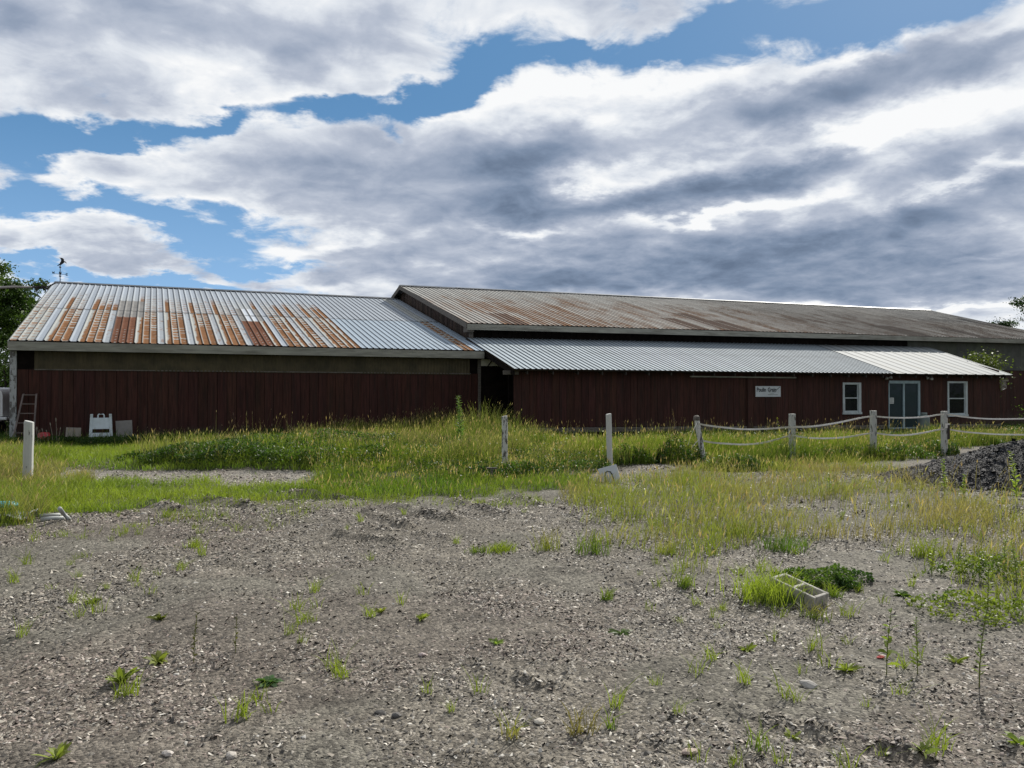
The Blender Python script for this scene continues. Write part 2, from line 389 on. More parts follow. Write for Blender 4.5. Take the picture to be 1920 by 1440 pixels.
# unseen sky overhead and behind dimmed to weaken the fill light
fin = mixrgb(nt, 1.0, fin, mixrgb(nt, maprange(nt, Y, .45, -.25), (1, 1, 1), (.5, .51, .53)), 'MULTIPLY')
fin = mixrgb(nt, maprange(nt, el, -.02, .0), (.12, .13, .12), fin)
nt.links.new(fin, bg.inputs[0]); bg.inputs[1].default_value = 1.0

sun = bpy.data.lights.new('sun', 'SUN'); sun.energy = 5.0; sun.angle = R(.8); sun.color = (1, .95, .86)
so = bpy.data.objects.new('sun', sun); COL.objects.link(so)
so.rotation_euler = (-SUN).to_track_quat('-Z', 'Y').to_euler(); so.location = SUN*200

# ------------------------------------------------------------------ camera
cam = bpy.data.cameras.new('camera'); co = bpy.data.objects.new('camera', cam); COL.objects.link(co)
cam.sensor_width = 36; cam.lens = 36*F/1920; cam.clip_end = 12000; cam.clip_start = .05
co.location = (0, 0, CAMZ); co.rotation_euler = (R(90)+math.atan((HOR-720)/F), 0, 0)
scene.camera = co
scene.view_settings.view_transform = 'Standard'; scene.view_settings.look = 'None'
scene.view_settings.exposure = 0; scene.view_settings.gamma = 1
scene.cycles.max_bounces = 6; scene.cycles.transparent_max_bounces = 8

# ------------------------------------------------------------------ ground
def seg_ridge(x, y, p, q, w, h):
    (x0, y0), (x1, y1) = p, q; dx, dy = x1-x0, y1-y0; L2 = dx*dx+dy*dy
    t = ((x-x0)*dx+(y-y0)*dy)/L2; tc = np.clip(t, 0, 1)
    d2 = (x-x0-tc*dx)**2+(y-y0-tc*dy)**2
    return h*np.exp(-d2/(w*w))
RIDGES = [((690, 962), (770, 990), .10, .055), ((640, 1003), (735, 1018), .10, .05), ((745, 955), (860, 978), .12, .05), ((850, 940), (945, 968), .12, .05),
          ((960, 928), (1010, 950), .12, .045), ((680, 985), (840, 1012), .1, .03), ((280, 945), (330, 960), .12, .07), ((395, 940), (470, 952), .14, .05), ((560, 928), (640, 936), .15, .05),
          ((880, 1238), (980, 1268), .06, .04), ((980, 1268), (1085, 1300), .06, .045), ((1290, 1295), (1380, 1335), .05, .04), ((1380, 1335), (1540, 1372), .06, .045),
          ((1540, 1372), (1720, 1418), .06, .05), ((0, 1075), (140, 1062), .10, .035), ((1150, 1015), (1230, 1050), .08, .03), ((640, 1120), (720, 1135), .06, .02),
          ((860, 1420), (1000, 1432), .05, .03), ((1180, 1385), (1290, 1405), .05, .035), ((1880, 1400), (1990, 1440), .06, .04)]
RW = [(gp(*a), gp(*b), w*(.85 if i < 9 else 1), h*(2.0 if i < 9 else 1)) for i, (a, b, w, h) in enumerate(RIDGES)]
def gz(x, y):
    x = np.asarray(x, float); y = np.asarray(y, float)
    near = sstep(45, 20, y)
    z = (fbm(x, y, .35, 3, 3)-.5)*.10*near*sstep(1.5, 4, y)
    z = z+(fbm(x, y, 2.2, 5, 3)-.5)*.055*near
    z = z+(fbm(x, y, 9, 9, 2)-.5)*.018*sstep(18, 9, y)
    for p, q, w, h in RW:
        z = z+seg_ridge(x, y, p, q, w, h)*(.1+1.6*fbm(x, y, 7, 4, 3))*.75
    u = x*CA+y*SA; v = -x*SA+y*CA
    z = z-(.16*sstep(9, 15, u)+.16*sstep(20, 34, u))*sstep(16.5, 23, v)*sstep(70, 45, u)
    # low grassy bank behind the track
    cx, cy = gp(520, 868); e = ((x-cx)/5.5)**2+((y-cy)/2.2)**2
    z = z+.22*np.exp(-e)
    return z
def px_of(x, y): return 960+F*x/np.maximum(y, .1), HOR+CAMZ*F/np.maximum(y, .1)

def inpoly(px, py, poly):
    inside = np.zeros(px.shape, bool); n = len(poly)
    for i in range(n):
        x0, y0 = poly[i]; x1, y1 = poly[(i+1) % n]
        if y0 == y1: continue
        c = ((y0 > py) != (y1 > py)) & (px < (x1-x0)*(py-y0)/(y1-y0)+x0)
        inside ^= c
    return inside
# plant areas, surveyed on the ground
def world_poly(pts): return [gp(*p) for p in pts]
Z_MEADOW = world_poly([(600, 903), (660, 912), (760, 915), (950, 902), (1040, 900), (1120, 886), (1230, 866), (1420, 874), (1600, 868), (1720, 848), (1880, 832), (2400, 826), (2400, 786), (1700, 786), (1300, 786), (700, 800), (560, 822), (560, 880)])
Z_BANK = world_poly([(230, 880), (330, 888), (600, 888), (720, 880), (740, 852), (600, 842), (420, 842), (300, 856)])
Z_LAWN = world_poly([(-200, 900), (-200, 822), (30, 828), (500, 822), (760, 815), (740, 890), (600, 889), (300, 890), (90, 885)])
Z_WALL = world_poly([(-20, 846), (30, 838), (260, 836), (560, 828), (880, 820), (900, 808), (500, 812), (30, 826), (-60, 828)])
Z_STRIP = world_poly([(60, 950), (90, 905), (300, 903), (480, 912), (555, 905), (600, 918), (560, 938), (380, 936), (250, 956), (130, 966)])
Z_LEFT = world_poly([(-400, 1010), (-300, 850), (20, 852), (120, 888), (140, 930), (110, 950), (40, 988)])
Z_FRONT = world_poly([(555, 938), (590, 900), (760, 910), (950, 900), (1100, 896), (1110, 915), (1000, 925), (760, 940)])
Z_FIELD = world_poly([(1060, 955), (1090, 910), (1250, 888), (1420, 878), (1600, 872), (1700, 882), (1800, 925), (2300, 960), (2300, 1260), (1930, 1190), (1840, 1150), (1770, 1070), (1650, 1012), (1460, 1010), (1340, 1062), (1200, 1040), (1130, 990)])
Z_SPARSE = world_poly([(330, 1000), (300, 955), (420, 935), (560, 940), (560, 985), (430, 1005)])
Z_TRACK = world_poly([(60, 912), (100, 884), (330, 890), (620, 888), (620, 905), (480, 914), (300, 906)])
def cumpos(segs):
    out = []
    for a, b, st in segs: out.append(np.arange(a, b, st))
    return np.unique(np.round(np.concatenate(out), 4))
xs = cumpos([(-4000, -400, 400), (-400, -60, 34), (-60, -14, 1.0), (-14, -4, .16), (-4, 6, .06), (6, 14, .12), (14, 60, 1.0), (60, 400, 34), (400, 4001, 400)])
ys = cumpos([(-3000, -100, 290), (-100, 1, 10), (1, 2.6, .3), (2.6, 9, .055), (9, 16, .1), (16, 30, .35), (30, 70, 2.0), (70, 400, 30), (400, 5001, 460)])
GX, GY = np.meshgrid(xs, ys); nx, ny = len(xs), len(ys)
GX = GX.ravel(); GY = GY.ravel(); GZ = gz(GX, GY)
idx = np.arange(nx*ny).reshape(ny, nx)
quads = np.stack([idx[:-1, :-1], idx[:-1, 1:], idx[1:, 1:], idx[1:, :-1]], -1).reshape(-1, 4)
silt = sstep(.49, .57, fbm(GX, GY, .9, 21, 5))
brown = sstep(.52, .66, fbm(GX, GY, .55, 41, 3))
gcol = np.outer(np.ones(len(GX)), (.123, .114, .097))
gcol = gcol*(1-silt[:, None])+np.outer(silt, (.118, .113, .097))
gcol = gcol*(1-.45*brown[:, None])+.45*np.outer(brown, (.10, .085, .074))
veg = np.zeros(len(GX))
for poly, k in ((Z_MEADOW, 1), (Z_BANK, 1), (Z_LAWN, .9), (Z_STRIP, .8), (Z_LEFT, 1), (Z_FRONT, .9), (Z_FIELD, .22), (Z_SPARSE, .25)):
    veg = np.maximum(veg, k*inpoly(GX+(fbm(GX, GY, 1.3, 401, 3)-.5)*1.5, GY+(fbm(GX, GY, 1.3, 403, 3)-.5)*1.7, poly)*sstep(.25, .5, fbm(GX, GY, 2.5, 405, 3)+.1*k))
veg = np.maximum(veg, (GY > 30)*1.0)
trk = inpoly(GX, GY, Z_TRACK)*1.0
veg = veg*(1-trk)
gcol = gcol*(1-veg[:, None])+np.outer(veg, (.04, .045, .02))  # grassy soil tint, darkened to stand for shade between the blades
gcol = gcol*(1-trk[:, None]*.8)+.8*np.outer(trk, (.215, .205, .185))
far = sstep(60, 140, np.hypot(GX, GY))
gcol = gcol*(1-far[:, None])+np.outer(far, (.06, .085, .03))
gm, nt2, b = new_mat('gravel_ground')
a = N(nt2, 'ShaderNodeAttribute', attribute_name='Col')
co1 = objco(nt2)
vo = N(nt2, 'ShaderNodeTexVoronoi'); vo.inputs['Scale'].default_value = 46; nt2.links.new(co1, vo.inputs['Vector'])
vo2 = N(nt2, 'ShaderNodeTexVoronoi'); vo2.inputs['Scale'].default_value = 120; nt2.links.new(co1, vo2.inputs['Vector'])
bw = N(nt2, 'ShaderNodeRGBToBW'); nt2.links.new(vo.outputs['Color'], bw.inputs[0])
bw2 = N(nt2, 'ShaderNodeRGBToBW'); nt2.links.new(vo2.outputs['Color'], bw2.inputs[0])
spk = mathn(nt2, 'MULTIPLY', mathn(nt2, 'POWER', bw.outputs[0], 1.6), 1.7)
spk2 = mathn(nt2, 'MULTIPLY_ADD', bw2.outputs[0], .7, .62)
c = mixrgb(nt2, 1.0, a.outputs['Color'], mixrgb(nt2, spk, (.55, .53, .52), (1.9, 1.85, 1.8)), 'MULTIPLY')
cmb = N(nt2, 'ShaderNodeCombineColor')
for i in range(3): nt2.links.new(spk2, cmb.inputs[i])
c = mixrgb(nt2, 1.0, c, cmb.outputs[0], 'MULTIPLY')
big = noise(nt2, co1, 1.7, 5, .6); c = mixrgb(nt2, 1.0, c, mixrgb(nt2, maprange(nt2, big, .3, .7), (.78, .77, .76), (1.18, 1.18, 1.17)), 'MULTIPLY')
nt2.links.new(c, b.inputs['Base Color']); b.inputs['Roughness'].default_value = .9; b.inputs['Specular IOR Level'].default_value = .2
hgt = mathn(nt2, 'ADD', mathn(nt2, 'MULTIPLY', vo.outputs['Distance'], -1.0), mathn(nt2, 'MULTIPLY', vo2.outputs['Distance'], -.4))
bump(nt2, b, hgt, .012, .8)
g = np_mesh('ground', np.stack([GX, GY, GZ], 1), quads, None, gcol, gm, smooth=True); tag(g, kind='structure')

# ------------------------------------------------------------------ loose gravel chips
def chips(pos, size, flat, cols, tilt=.35):
    n = len(pos); rz = RNG.uniform(0, 2*np.pi, n)
    base = np.array([(-1, -.55, 0), (.9, -.7, 0), (1.05, .5, 0), (-.8, .75, 0), (-.15, -.1, 1), (.45, .1, .85)])
    V = np.repeat(base[None], n, 0)+RNG.normal(0, .16, (n, 6, 3))*np.array([1, 1, .4])
    el_ = RNG.uniform(.7, 1.9, n)
    V[:, :, 0] *= (size*el_)[:, None]*.5; V[:, :, 1] *= (size/el_**.5)[:, None]*.5; V[:, :, 2] *= (size*flat)[:, None]
    tx = np.clip(RNG.normal(0, tilt, n), -.75, .75); ty = np.clip(RNG.normal(0, tilt, n), -.75, .75)
    V[:, :, 2] += V[:, :, 0]*np.tan(tx)[:, None]+V[:, :, 1]*np.tan(ty)[:, None]
    c, s = np.cos(rz)[:, None], np.sin(rz)[:, None]
    x = V[:, :, 0]*c-V[:, :, 1]*s; y = V[:, :, 0]*s+V[:, :, 1]*c
    V = np.stack([x+pos[:, None, 0], y+pos[:, None, 1], V[:, :, 2]+pos[:, None, 2]], -1)
    o = (np.arange(n)*6)[:, None]
    q = np.concatenate([o+np.array([[0, 1, 5, 4]]), o+np.array([[2, 3, 4, 5]])])
    t = np.concatenate([o+np.array([[1, 2, 5]]), o+np.array([[3, 0, 4]])])
    C = np.repeat(cols, 6, 0)
    return V.reshape(-1, 3), q, t, C
def chip_cols(n, pal, w):
    pal = np.array(pal)*np.array([1.14, 1.12, 1.08]); k = RNG.choice(len(pal), n, p=np.array(w)/sum(w))
    return pal[k]*RNG.uniform(.7, 1.25, (n, 1))
def ground_scatter(n, y0, y1, xk=.72):
    y = np.sqrt(RNG.uniform(y0*y0, y1*y1, n)); x = RNG.uniform(-xk, xk, n)*y
    return x, y
def inz(x, y, *zs):
    m = np.zeros(len(x), bool)
    for z in zs: m |= inpoly(x, y, z)
    return m
parts = []
for n, y0, y1, s0, s1 in ((110000, 2.9, 6.5, .007, .029), (92000, 6.0, 11, .011, .036), (56000, 10, 17, .02, .055)):
    x, y = ground_scatter(n, y0, y1)
    sm = sstep(.48, .57, fbm(x, y, .9, 21, 5)); keep = RNG.uniform(0, 1, n) > sm*.84
    keep &= RNG.uniform(0, 1, n) < .35+1.0*sstep(.3, .6, fbm(x, y, 2.0, 61, 3))
    keep &= ~inz(x, y, Z_MEADOW, Z_BANK, Z_LEFT, Z_FRONT)
    x, y = x[keep], y[keep]; m = len(x)
    size = s0+(s1-s0)*RNG.power(.55, m); 
    P = np.stack([x, y, gz(x, y)-size*.06], 1)
    br = sstep(.5, .64, fbm(x, y, .55, 41, 3))
    C = chip_cols(m, [(.36, .335, .295), (.25, .228, .198), (.14, .13, .118), (.05, .047, .043), (.56, .54, .5)], (2.5, 3.4, 3.4, 3.6, .6))
    C2 = chip_cols(m, [(.24, .20, .18), (.13, .105, .092), (.38, .34, .31), (.05, .043, .038)], (3, 3, 2, 2))
    pick = RNG.uniform(0, 1, m) < .06+.45*br; C[pick] = C2[pick]
    parts.append(chips(P, size, RNG.uniform(.12, .38, m), C))
off = 0; VV = []; QQ = []; TT = []; CC = []
for V, q, t, C in parts:
    VV.append(V); QQ.append(q+off); TT.append(t+off); CC.append(C); off += len(V)
mchip, nt3, b = new_mat('gravel_chips')
a = N(nt3, 'ShaderNodeAttribute', attribute_name='Col'); nt3.links.new(a.outputs['Color'], b.inputs['Base Color'])
b.inputs['Roughness'].default_value = .75; b.inputs['Specular IOR Level'].default_value = .35
o = np_mesh('gravel', np.concatenate(VV), np.concatenate(QQ), np.concatenate(TT), np.concatenate(CC), mchip)
tag(o, 'loose grey and brown stone chips scattered over the bare yard', 'gravel', kind='stuff')

# ------------------------------------------------------------------ grass
def blades(x, y, h, w, lean, cols, tipc=None, seed_frac=0, seedc=None, zoff=None, wind=(.25, -.05)):
    n = len(x); z = gz(x, y)-.01 if zoff is None else zoff
    ph = RNG.uniform(0, 2*np.pi, n); ld = RNG.uniform(0, 2*np.pi, n)
    lx = np.cos(ld)*lean+wind[0]*lean; ly = np.sin(ld)*lean+wind[1]*lean
    ax, ay = np.cos(ph)*w/2, np.sin(ph)*w/2
    ts = (0, .5, .85, 1.0); ws = (1.0, .8, .42, 0)
    V = []; 
    for t, k in zip(ts, ws):
        cx = x+lx*h*t**1.8; cy = y+ly*h*t**1.8; cz = z+h*(t-.25*np.minimum(lean, 1.2)*t**2.5)
        if k: V += [np.stack([cx-ax*k, cy-ay*k, cz], 1), np.stack([cx+ax*k, cy+ay*k, cz], 1)]
        else: V += [np.stack([cx, cy, cz], 1)]
    V = np.stack(V, 1)
    o = (np.arange(n)*7)[:, None]
    q = np.concatenate([o+np.array([[0, 1, 3, 2]]), o+np.array([[2, 3, 5, 4]])]); t = o+np.array([[4, 5, 6]])
    tipc = cols if tipc is None else tipc
    mixw = np.array([0, 0, .45, .45, .85, .85, 1.0])[None, :, None]
    C = cols[:, None, :]*(1-mixw)+tipc[:, None, :]*mixw
    V = V.reshape(-1, 3); C = C.reshape(-1, 3)
    if seed_frac:
        k = np.where(RNG.uniform(0, 1, n) < seed_frac)[0]; m = len(k)
        hx = x[k]+lx[k]*h[k]; hy = y[k]+ly[k]*h[k]; hz = z[k]+h[k]*(1-.25*np.minimum(lean[k], 1.2))
        sl = RNG.uniform(.05, .12, m); sw = RNG.uniform(.012, .022, m); p2 = RNG.uniform(0, 2*np.pi, m)
        dx = lx[k]*sl*.8; dy = ly[k]*sl*.8
        sx, sy = np.cos(p2)*sw/2, np.sin(p2)*sw/2
        S = np.stack([np.stack([hx-dx*.3, hy-dy*.3, hz-sl*.4], 1), np.stack([hx+sx, hy+sy, hz+sl*.1], 1), np.stack([hx+dx, hy+dy, hz+sl*.7], 1), np.stack([hx-sx, hy-sy, hz+sl*.1], 1)], 1).reshape(-1, 3)
        o2 = (np.arange(m)*4)[:, None]+len(V)
        q = np.concatenate([q, o2+np.array([[0, 1, 2, 3]])])
        sc = seedc[RNG.integers(0, len(seedc), m)]*RNG.uniform(.75, 1.25, (m, 1))
        V = np.concatenate([V, S]); C = np.concatenate([C, np.repeat(sc, 4, 0)])
    return V, q, t, C
def join(parts):
    off = 0; VV = []; QQ = []; TT = []; CC = []
    for V, q, t, C in parts:
        VV.append(V); CC.append(C)
        if q is not None and len(q): QQ.append(q+off)
        if t is not None and len(t): TT.append(t+off)
        off += len(V)
    return np.concatenate(VV), (np.concatenate(QQ) if QQ else None), (np.concatenate(TT) if TT else None), np.concatenate(CC)
def bbox_scatter(poly, dens, clump=None, seed=0, thr=.35):
    px = [p[0] for p in poly]; py = [p[1] for p in poly]
    x0, x1, y0, y1 = max(min(px), -40), min(max(px), 48), max(min(py), 2), min(max(py), 48)
    n = int(dens*(x1-x0)*(y1-y0)); x = RNG.uniform(x0, x1, n); y = RNG.uniform(y0, y1, n)
    m = inpoly(x+(fbm(x, y, 1.3, 401, 3)-.5)*1.5, y+(fbm(x, y, 1.3, 403, 3)-.5)*1.7, poly)
    u = x*CA+y*SA; v = -x*SA+y*CA
    m &= ~((v > 28.6) & (u > -4.2) & (u < 60)); m &= ~((v > 26.1) & (u > 11.3) & (u < 39))
    m &= np.abs(x)/np.maximum(y, 1) < .85
    if clump: m &= RNG.uniform(0, 1, n) < sstep(thr-.16, thr+.16, fbm(x, y, clump, seed, 3))
    return x[m], y[m]
G_YEL = np.array([.195, .24, .04]); G_MID = np.array([.08, .135, .024]); G_DRK = np.array([.03, .065, .014]); STRAW = np.array([.30, .25, .13]); G_BLU = np.array([.10, .16, .06])
SEEDC = np.array([(.36, .26, .17), (.40, .31, .2), (.28, .2, .16), (.32, .30, .14)])
def gcols(x, y, a, b, scale=.6, seed=0, jit=.3, straw=0.0):
    f = sstep(.3, .7, fbm(x, y, scale, seed, 3))[:, None]
    c = a*(1-f)+b*f
    c = c*RNG.uniform(1-jit, 1+jit, (len(x), 1))
    if straw:
        k = RNG.uniform(0, 1, len(x)) < straw; c[k] = STRAW*RNG.uniform(.6, 1.2, (k.sum(), 1))
    return c
# tall meadow between the fence line and the barns
x, y = bbox_scatter(Z_MEADOW, 330); n = len(x)
hmap = .30+.42*fbm(x, y, .45, 71, 3)+.12*(fbm(x, y, 2, 73, 2)-.5)
hmap *= np.where(x < 2.5, .80, .88)
h = hmap*RNG.uniform(.55, 1.15, n)
um_ = x*CA+y*SA; vm_ = -x*SA+y*CA
h *= 1-.66*sstep(8.5, 12.5, um_)*sstep(15.5, 21, vm_)           # shorter, sparser growth along the shed
h *= 1-.62*sstep(16.8, 15.2, y)*sstep(-4.5, -2, x)               # low fringe in front of the posts
h *= .45+1.15*sstep(.25, .75, fbm(x, y, 1.1, 411, 2))
h *= 1+1.1*sstep(7, 9.5, um_)*sstep(12.5, 10.5, um_)*sstep(19, 23, vm_)   # rank growth at the passage
c = gcols(x, y, G_MID*.8, G_YEL*.85, .5, 75, .3, .10); tip = c*.5+.5*gcols(x, y, G_YEL, STRAW*.9, .4, 77, .25)
P1 = blades(x, y, h, RNG.uniform(.008, .015, n), RNG.uniform(.1, .55, n), c, tip, .16, SEEDC)
x2, y2 = bbox_scatter(Z_FRONT, 520); n = len(x2)
P2 = blades(x2, y2, RNG.uniform(.06, .22, n)*(.6+.8*fbm(x2, y2, .8, 79, 2)), RNG.uniform(.007, .013, n), RNG.uniform(.2, .7, n), gcols(x2, y2, G_MID, G_YEL, .8, 81, .3), gcols(x2, y2, G_YEL, G_MID*1.3, .5, 83), .04, SEEDC)
V, q, t, C = join([P1, P2]); tag(np_mesh('meadow_grass', V, q, t, C, M['grass']), 'tall seeding meadow grass between the fence posts and the barns', 'grass', kind='stuff')
# lawn, strip and wall growth
x, y = bbox_scatter(Z_LAWN, 420); n = len(x)
k = ~inz(x, y, Z_TRACK); x, y = x[k], y[k]; n = len(x)
P1 = blades(x, y, RNG.uniform(.06, .2, n)*(.6+.8*fbm(x, y, .7, 85, 3)), RNG.uniform(.009, .016, n), RNG.uniform(.2, .8, n), gcols(x, y, G_YEL*1.2, G_MID*1.6, .6, 87, .3), gcols(x, y, G_YEL*1.1, G_YEL, .6, 89))
x, y = bbox_scatter(Z_STRIP, 900, 1.2, 91, .3); n = len(x)
P2 = blades(x, y, RNG.uniform(.05, .2, n)*(.6+.8*fbm(x, y, .9, 93, 3)), RNG.uniform(.006, .012, n), RNG.uniform(.2, .9, n), gcols(x, y, G_MID*1.3, G_YEL*1.15, .8, 95, .3), gcols(x, y, G_YEL*1.3, G_YEL*1.1, .6, 97))
x, y = bbox_scatter(Z_TRACK, 60, 1.5, 99, .5); n = len(x)
P3 = blades(x, y, RNG.uniform(.03, .1, n), RNG.uniform(.006, .012, n), RNG.uniform(.2, .9, n), gcols(x, y, G_MID, G_YEL, .8, 95, .3))
Z_EDGE = world_poly([(-60, 1010), (60, 950), (300, 925), (560, 915), (1000, 905), (1120, 900), (1180, 930), (1000, 955), (780, 945), (560, 965), (300, 985), (100, 1010)])
x, y = bbox_scatter(Z_EDGE, 420, 1.6, 421, .56); n = len(x)
P4 = blades(x, y, RNG.uniform(.03, .13, n)*(.5+fbm(x, y, 1.4, 423, 2)), RNG.uniform(.005, .010, n), RNG.uniform(.2, .9, n), gcols(x, y, G_MID, G_YEL, .8, 425, .3, .1), gcols(x, y, G_YEL*1.1, G_YEL, .6, 427))
V, q, t, C = join([P1, P2, P3, P4]); tag(np_mesh('short_grass', V, q, t, C, M['grass']), 'short bright grass on both sides of the gravel track', 'grass', kind='stuff')
x, y = bbox_scatter(Z_LEFT, 620); n = len(x)
h = (.2+.5*fbm(x, y, .7, 101, 3))*RNG.uniform(.5, 1.1, n)*(1-.55*np.exp(-((x+7.9)/.7)**2-((y-13.3)/.9)**2))
V, q, t, C = blades(x, y, h, RNG.uniform(.006, .011, n), RNG.uniform(.2, .9, n), gcols(x, y, G_MID, G_YEL*.8, .8, 103, .35, .12), gcols(x, y, G_YEL, STRAW, .6, 105), .05, SEEDC)
tag(np_mesh('rough_grass', V, q, t, C, M['grass']), 'rough leaning grass around the thick post on the left', 'grass', kind='stuff')
x, y = bbox_scatter(Z_FIELD, 340, 1.5, 107, .445); n = len(x)
h = (.05+.45*fbm(x, y, .9, 109, 3))*RNG.uniform(.5, 1.15, n)*np.where(y < 8.5, .75, 1)
V, q, t, C = blades(x, y, h, RNG.uniform(.005, .010, n), RNG.uniform(.15, .8, n), gcols(x, y, G_YEL*.8, STRAW*.75, .8, 111, .35, .12), gcols(x, y, G_YEL, STRAW, .6, 113), .07, SEEDC)
x, y = bbox_scatter(Z_SPARSE, 200, 1.2, 115, .5); n = len(x)
P2 = blades(x, y, RNG.uniform(.05, .16, n), RNG.uniform(.005, .009, n), RNG.uniform(.2, .9, n), gcols(x, y, G_YEL, G_YEL*.8, .8, 117, .3, .1))
V, q, t, C = join([(V, q, t, C), P2])
tag(np_mesh('sparse_grass', V, q, t, C, M['grass']), 'sparse yellowing grass spreading over the gravel on the right', 'grass', kind='stuff')
# leafy ground cover (vetch and clover)
def leafcloud(P, size, cols):
    n = len(P); d = RNG.normal(0, 1, (n, 3)); d[:, 2] = np.abs(d[:, 2])*1.0+.25; d /= np.linalg.norm(d, axis=1)[:, None]
    r = RNG.normal(0, 1, (n, 3)); a1 = np.cross(d, r); a1 /= np.linalg.norm(a1, axis=1)[:, None]; a2 = np.cross(d, a1)
    s = size[:, None]
    V = np.stack([P-a1*s*.5, P-a2*s*.28+d*s*.06, P+a1*s*.5, P+a2*s*.28+d*s*.06], 1).reshape(-1, 3)
    q = (np.arange(n)*4)[:, None]+np.array([[0, 1, 2, 3]])
    return V, q, None, np.repeat(cols, 4, 0)
parts = []
for poly, dens, hh, s0, s1, ca_, cb_, sd in ((Z_BANK, 1900, .50, .035, .075, G_DRK*1.1, G_MID*.9, 121), (Z_WALL, 1500, .26, .03, .07, G_DRK*.9, G_MID*.7, 123), (Z_MEADOW, 260, .34, .025, .06, G_DRK, G_MID*.9, 125)):
    x, y = bbox_scatter(poly, dens, .9, sd, .4); n = len(x)
    top = hh*(.35+1.0*fbm(x, y, 1.1, sd+1, 3))
    if poly is Z_BANK: top = top*(.2+.8*sstep(-8.8, -5.4, x))
    z = gz(x, y)+top*np.sqrt(RNG.uniform(0.02, 1, n))
    parts.append(leafcloud(np.stack([x, y, z], 1), RNG.uniform(s0, s1, n), gcols(x, y, ca_, cb_, 1.2, sd+2, .4)))
V, q, t, C = join(parts)
tag(np_mesh('leafy_ground_cover', V, q, t, C, M['weed']), 'dense dark leafy growth on the bank and along the barn wall', 'ground cover', kind='stuff')
x, y = bbox_scatter(Z_BANK, 120); n = len(x)
V, q, t, C = blades(x, y, RNG.uniform(.25, .62, n), RNG.uniform(.008, .014, n), RNG.uniform(.15, .6, n), gcols(x, y, G_MID, G_YEL, .8, 131, .3), gcols(x, y, G_YEL, STRAW, .6, 133), .12, SEEDC)
x, y = bbox_scatter(Z_WALL, 90); n = len(x)
P2 = blades(x, y, RNG.uniform(.15, .55, n), RNG.uniform(.008, .014, n), RNG.uniform(.1, .5, n), gcols(x, y, G_DRK*1.3, G_MID, .8, 131, .3), None, .1, SEEDC)
V, q, t, C = join([(V, q, t, C), P2])
tag(np_mesh('bank_grass', V, q, t, C, M['grass']), 'seeding grass standing on the bank behind the track', 'grass', kind='stuff')
# tall thin stalks standing above the rest
x1, y1 = bbox_scatter(world_poly([(430, 870), (560, 905), (960, 890), (960, 800), (430, 815)]), 5, 1.1, 451, .5); x2, y2 = bbox_scatter(world_poly([(960, 880), (1560, 850), (1900, 835), (1560, 800), (960, 800)]), 4, 1.1, 453, .5)
x3, y3 = bbox_scatter(world_poly([(1300, 985), (1900, 985), (1900, 900), (1200, 905)]), 4)
x = np.concatenate([x1, x2, x3]); y = np.concatenate([y1, y2, y3]); n = len(x)
h = np.concatenate([RNG.uniform(.4, 1.05, len(x1)), RNG.uniform(.5, .85, len(x2)), RNG.uniform(.3, .5, len(x3))])
V, q, t, C = blades(x, y, h, RNG.uniform(.006, .010, n), RNG.uniform(.05, .35, n), gcols(x, y, G_MID, STRAW*.7, 1, 441, .3), gcols(x, y, STRAW*.8, STRAW, 1, 443), .95, np.array([(.24, .16, .12), (.3, .21, .14), (.2, .15, .1)]))
tag(np_mesh('tall_seed_grass', V, q, t, C, M['grass']), 'thin tall seed stalks standing above the meadow and against the walls', 'grass', kind='stuff')
# small white flowers in the meadow
x, y = bbox_scatter(world_poly([(900, 880), (1010, 880), (1320, 850), (1480, 850), (1480, 835), (1300, 838), (1000, 850), (900, 860)]), 3); n = len(x)
V, q, t, C = leafcloud(np.stack([x, y, gz(x, y)+RNG.uniform(.35, .6, n)], 1), RNG.uniform(.025, .055, n), np.full((n, 3), .6))
tag(np_mesh('white_flowers', V, q, t, C, M['weed']), 'tiny white flower heads scattered through the meadow grass', 'flowers', kind='stuff')

# ------------------------------------------------------------------ building kit
def siding(mb, t0, t1, axis, fixed, zb, zt, holes=(), bw=.3048, th=.022, gap=.006, seed=1, amp=.3):
    rg = random.Random(seed); t = t0
    while t < t1-.01:
        a, b = t+gap, min(t+bw, t1)-gap
        g_ = 1+rg.uniform(-amp, amp); col = (g_, g_*(1+rg.uniform(-.06, .06)), g_*(1+rg.uniform(-.08, .08)))
        dz = rg.uniform(-.004, .004)
        cuts = sorted({a, b, *[h for H in holes for h in H[:2] if a < h < b]})
        for p, q in zip(cuts[:-1], cuts[1:]):
            if q-p < .004: continue
            m = (p+q)/2; hs = sorted([H for H in holes if H[0] <= m <= H[1]], key=lambda H: H[2])
            lo = None; segs = []
            for H in hs: segs.append((lo, H[2])); lo = H[3]
            segs.append((lo, None))
            for s0, s1 in segs:
                zb0, zb1 = (zb(p), zb(q)) if s0 is None else (s0, s0)
                zt0, zt1 = (zt(p), zt(q)) if s1 is None else (s1, s1)
                if zt0-zb0 < .01 and zt1-zb1 < .01: continue
                f0, f1 = fixed-th+dz, fixed
                if axis == 'u': P = [(p,f0,zb0),(q,f0,zb1),(q,f1,zb1),(p,f1,zb0),(p,f0,zt0),(q,f0,zt1),(q,f1,zt1),(p,f1,zt0)]
                else: P = [(f0,q,zb1),(f0,p,zb0),(f1,p,zb0),(f1,q,zb1),(f0,q,zt1),(f0,p,zt0),(f1,p,zt0),(f1,q,zt1)]
                mb.hexa(P, col)
        t += bw
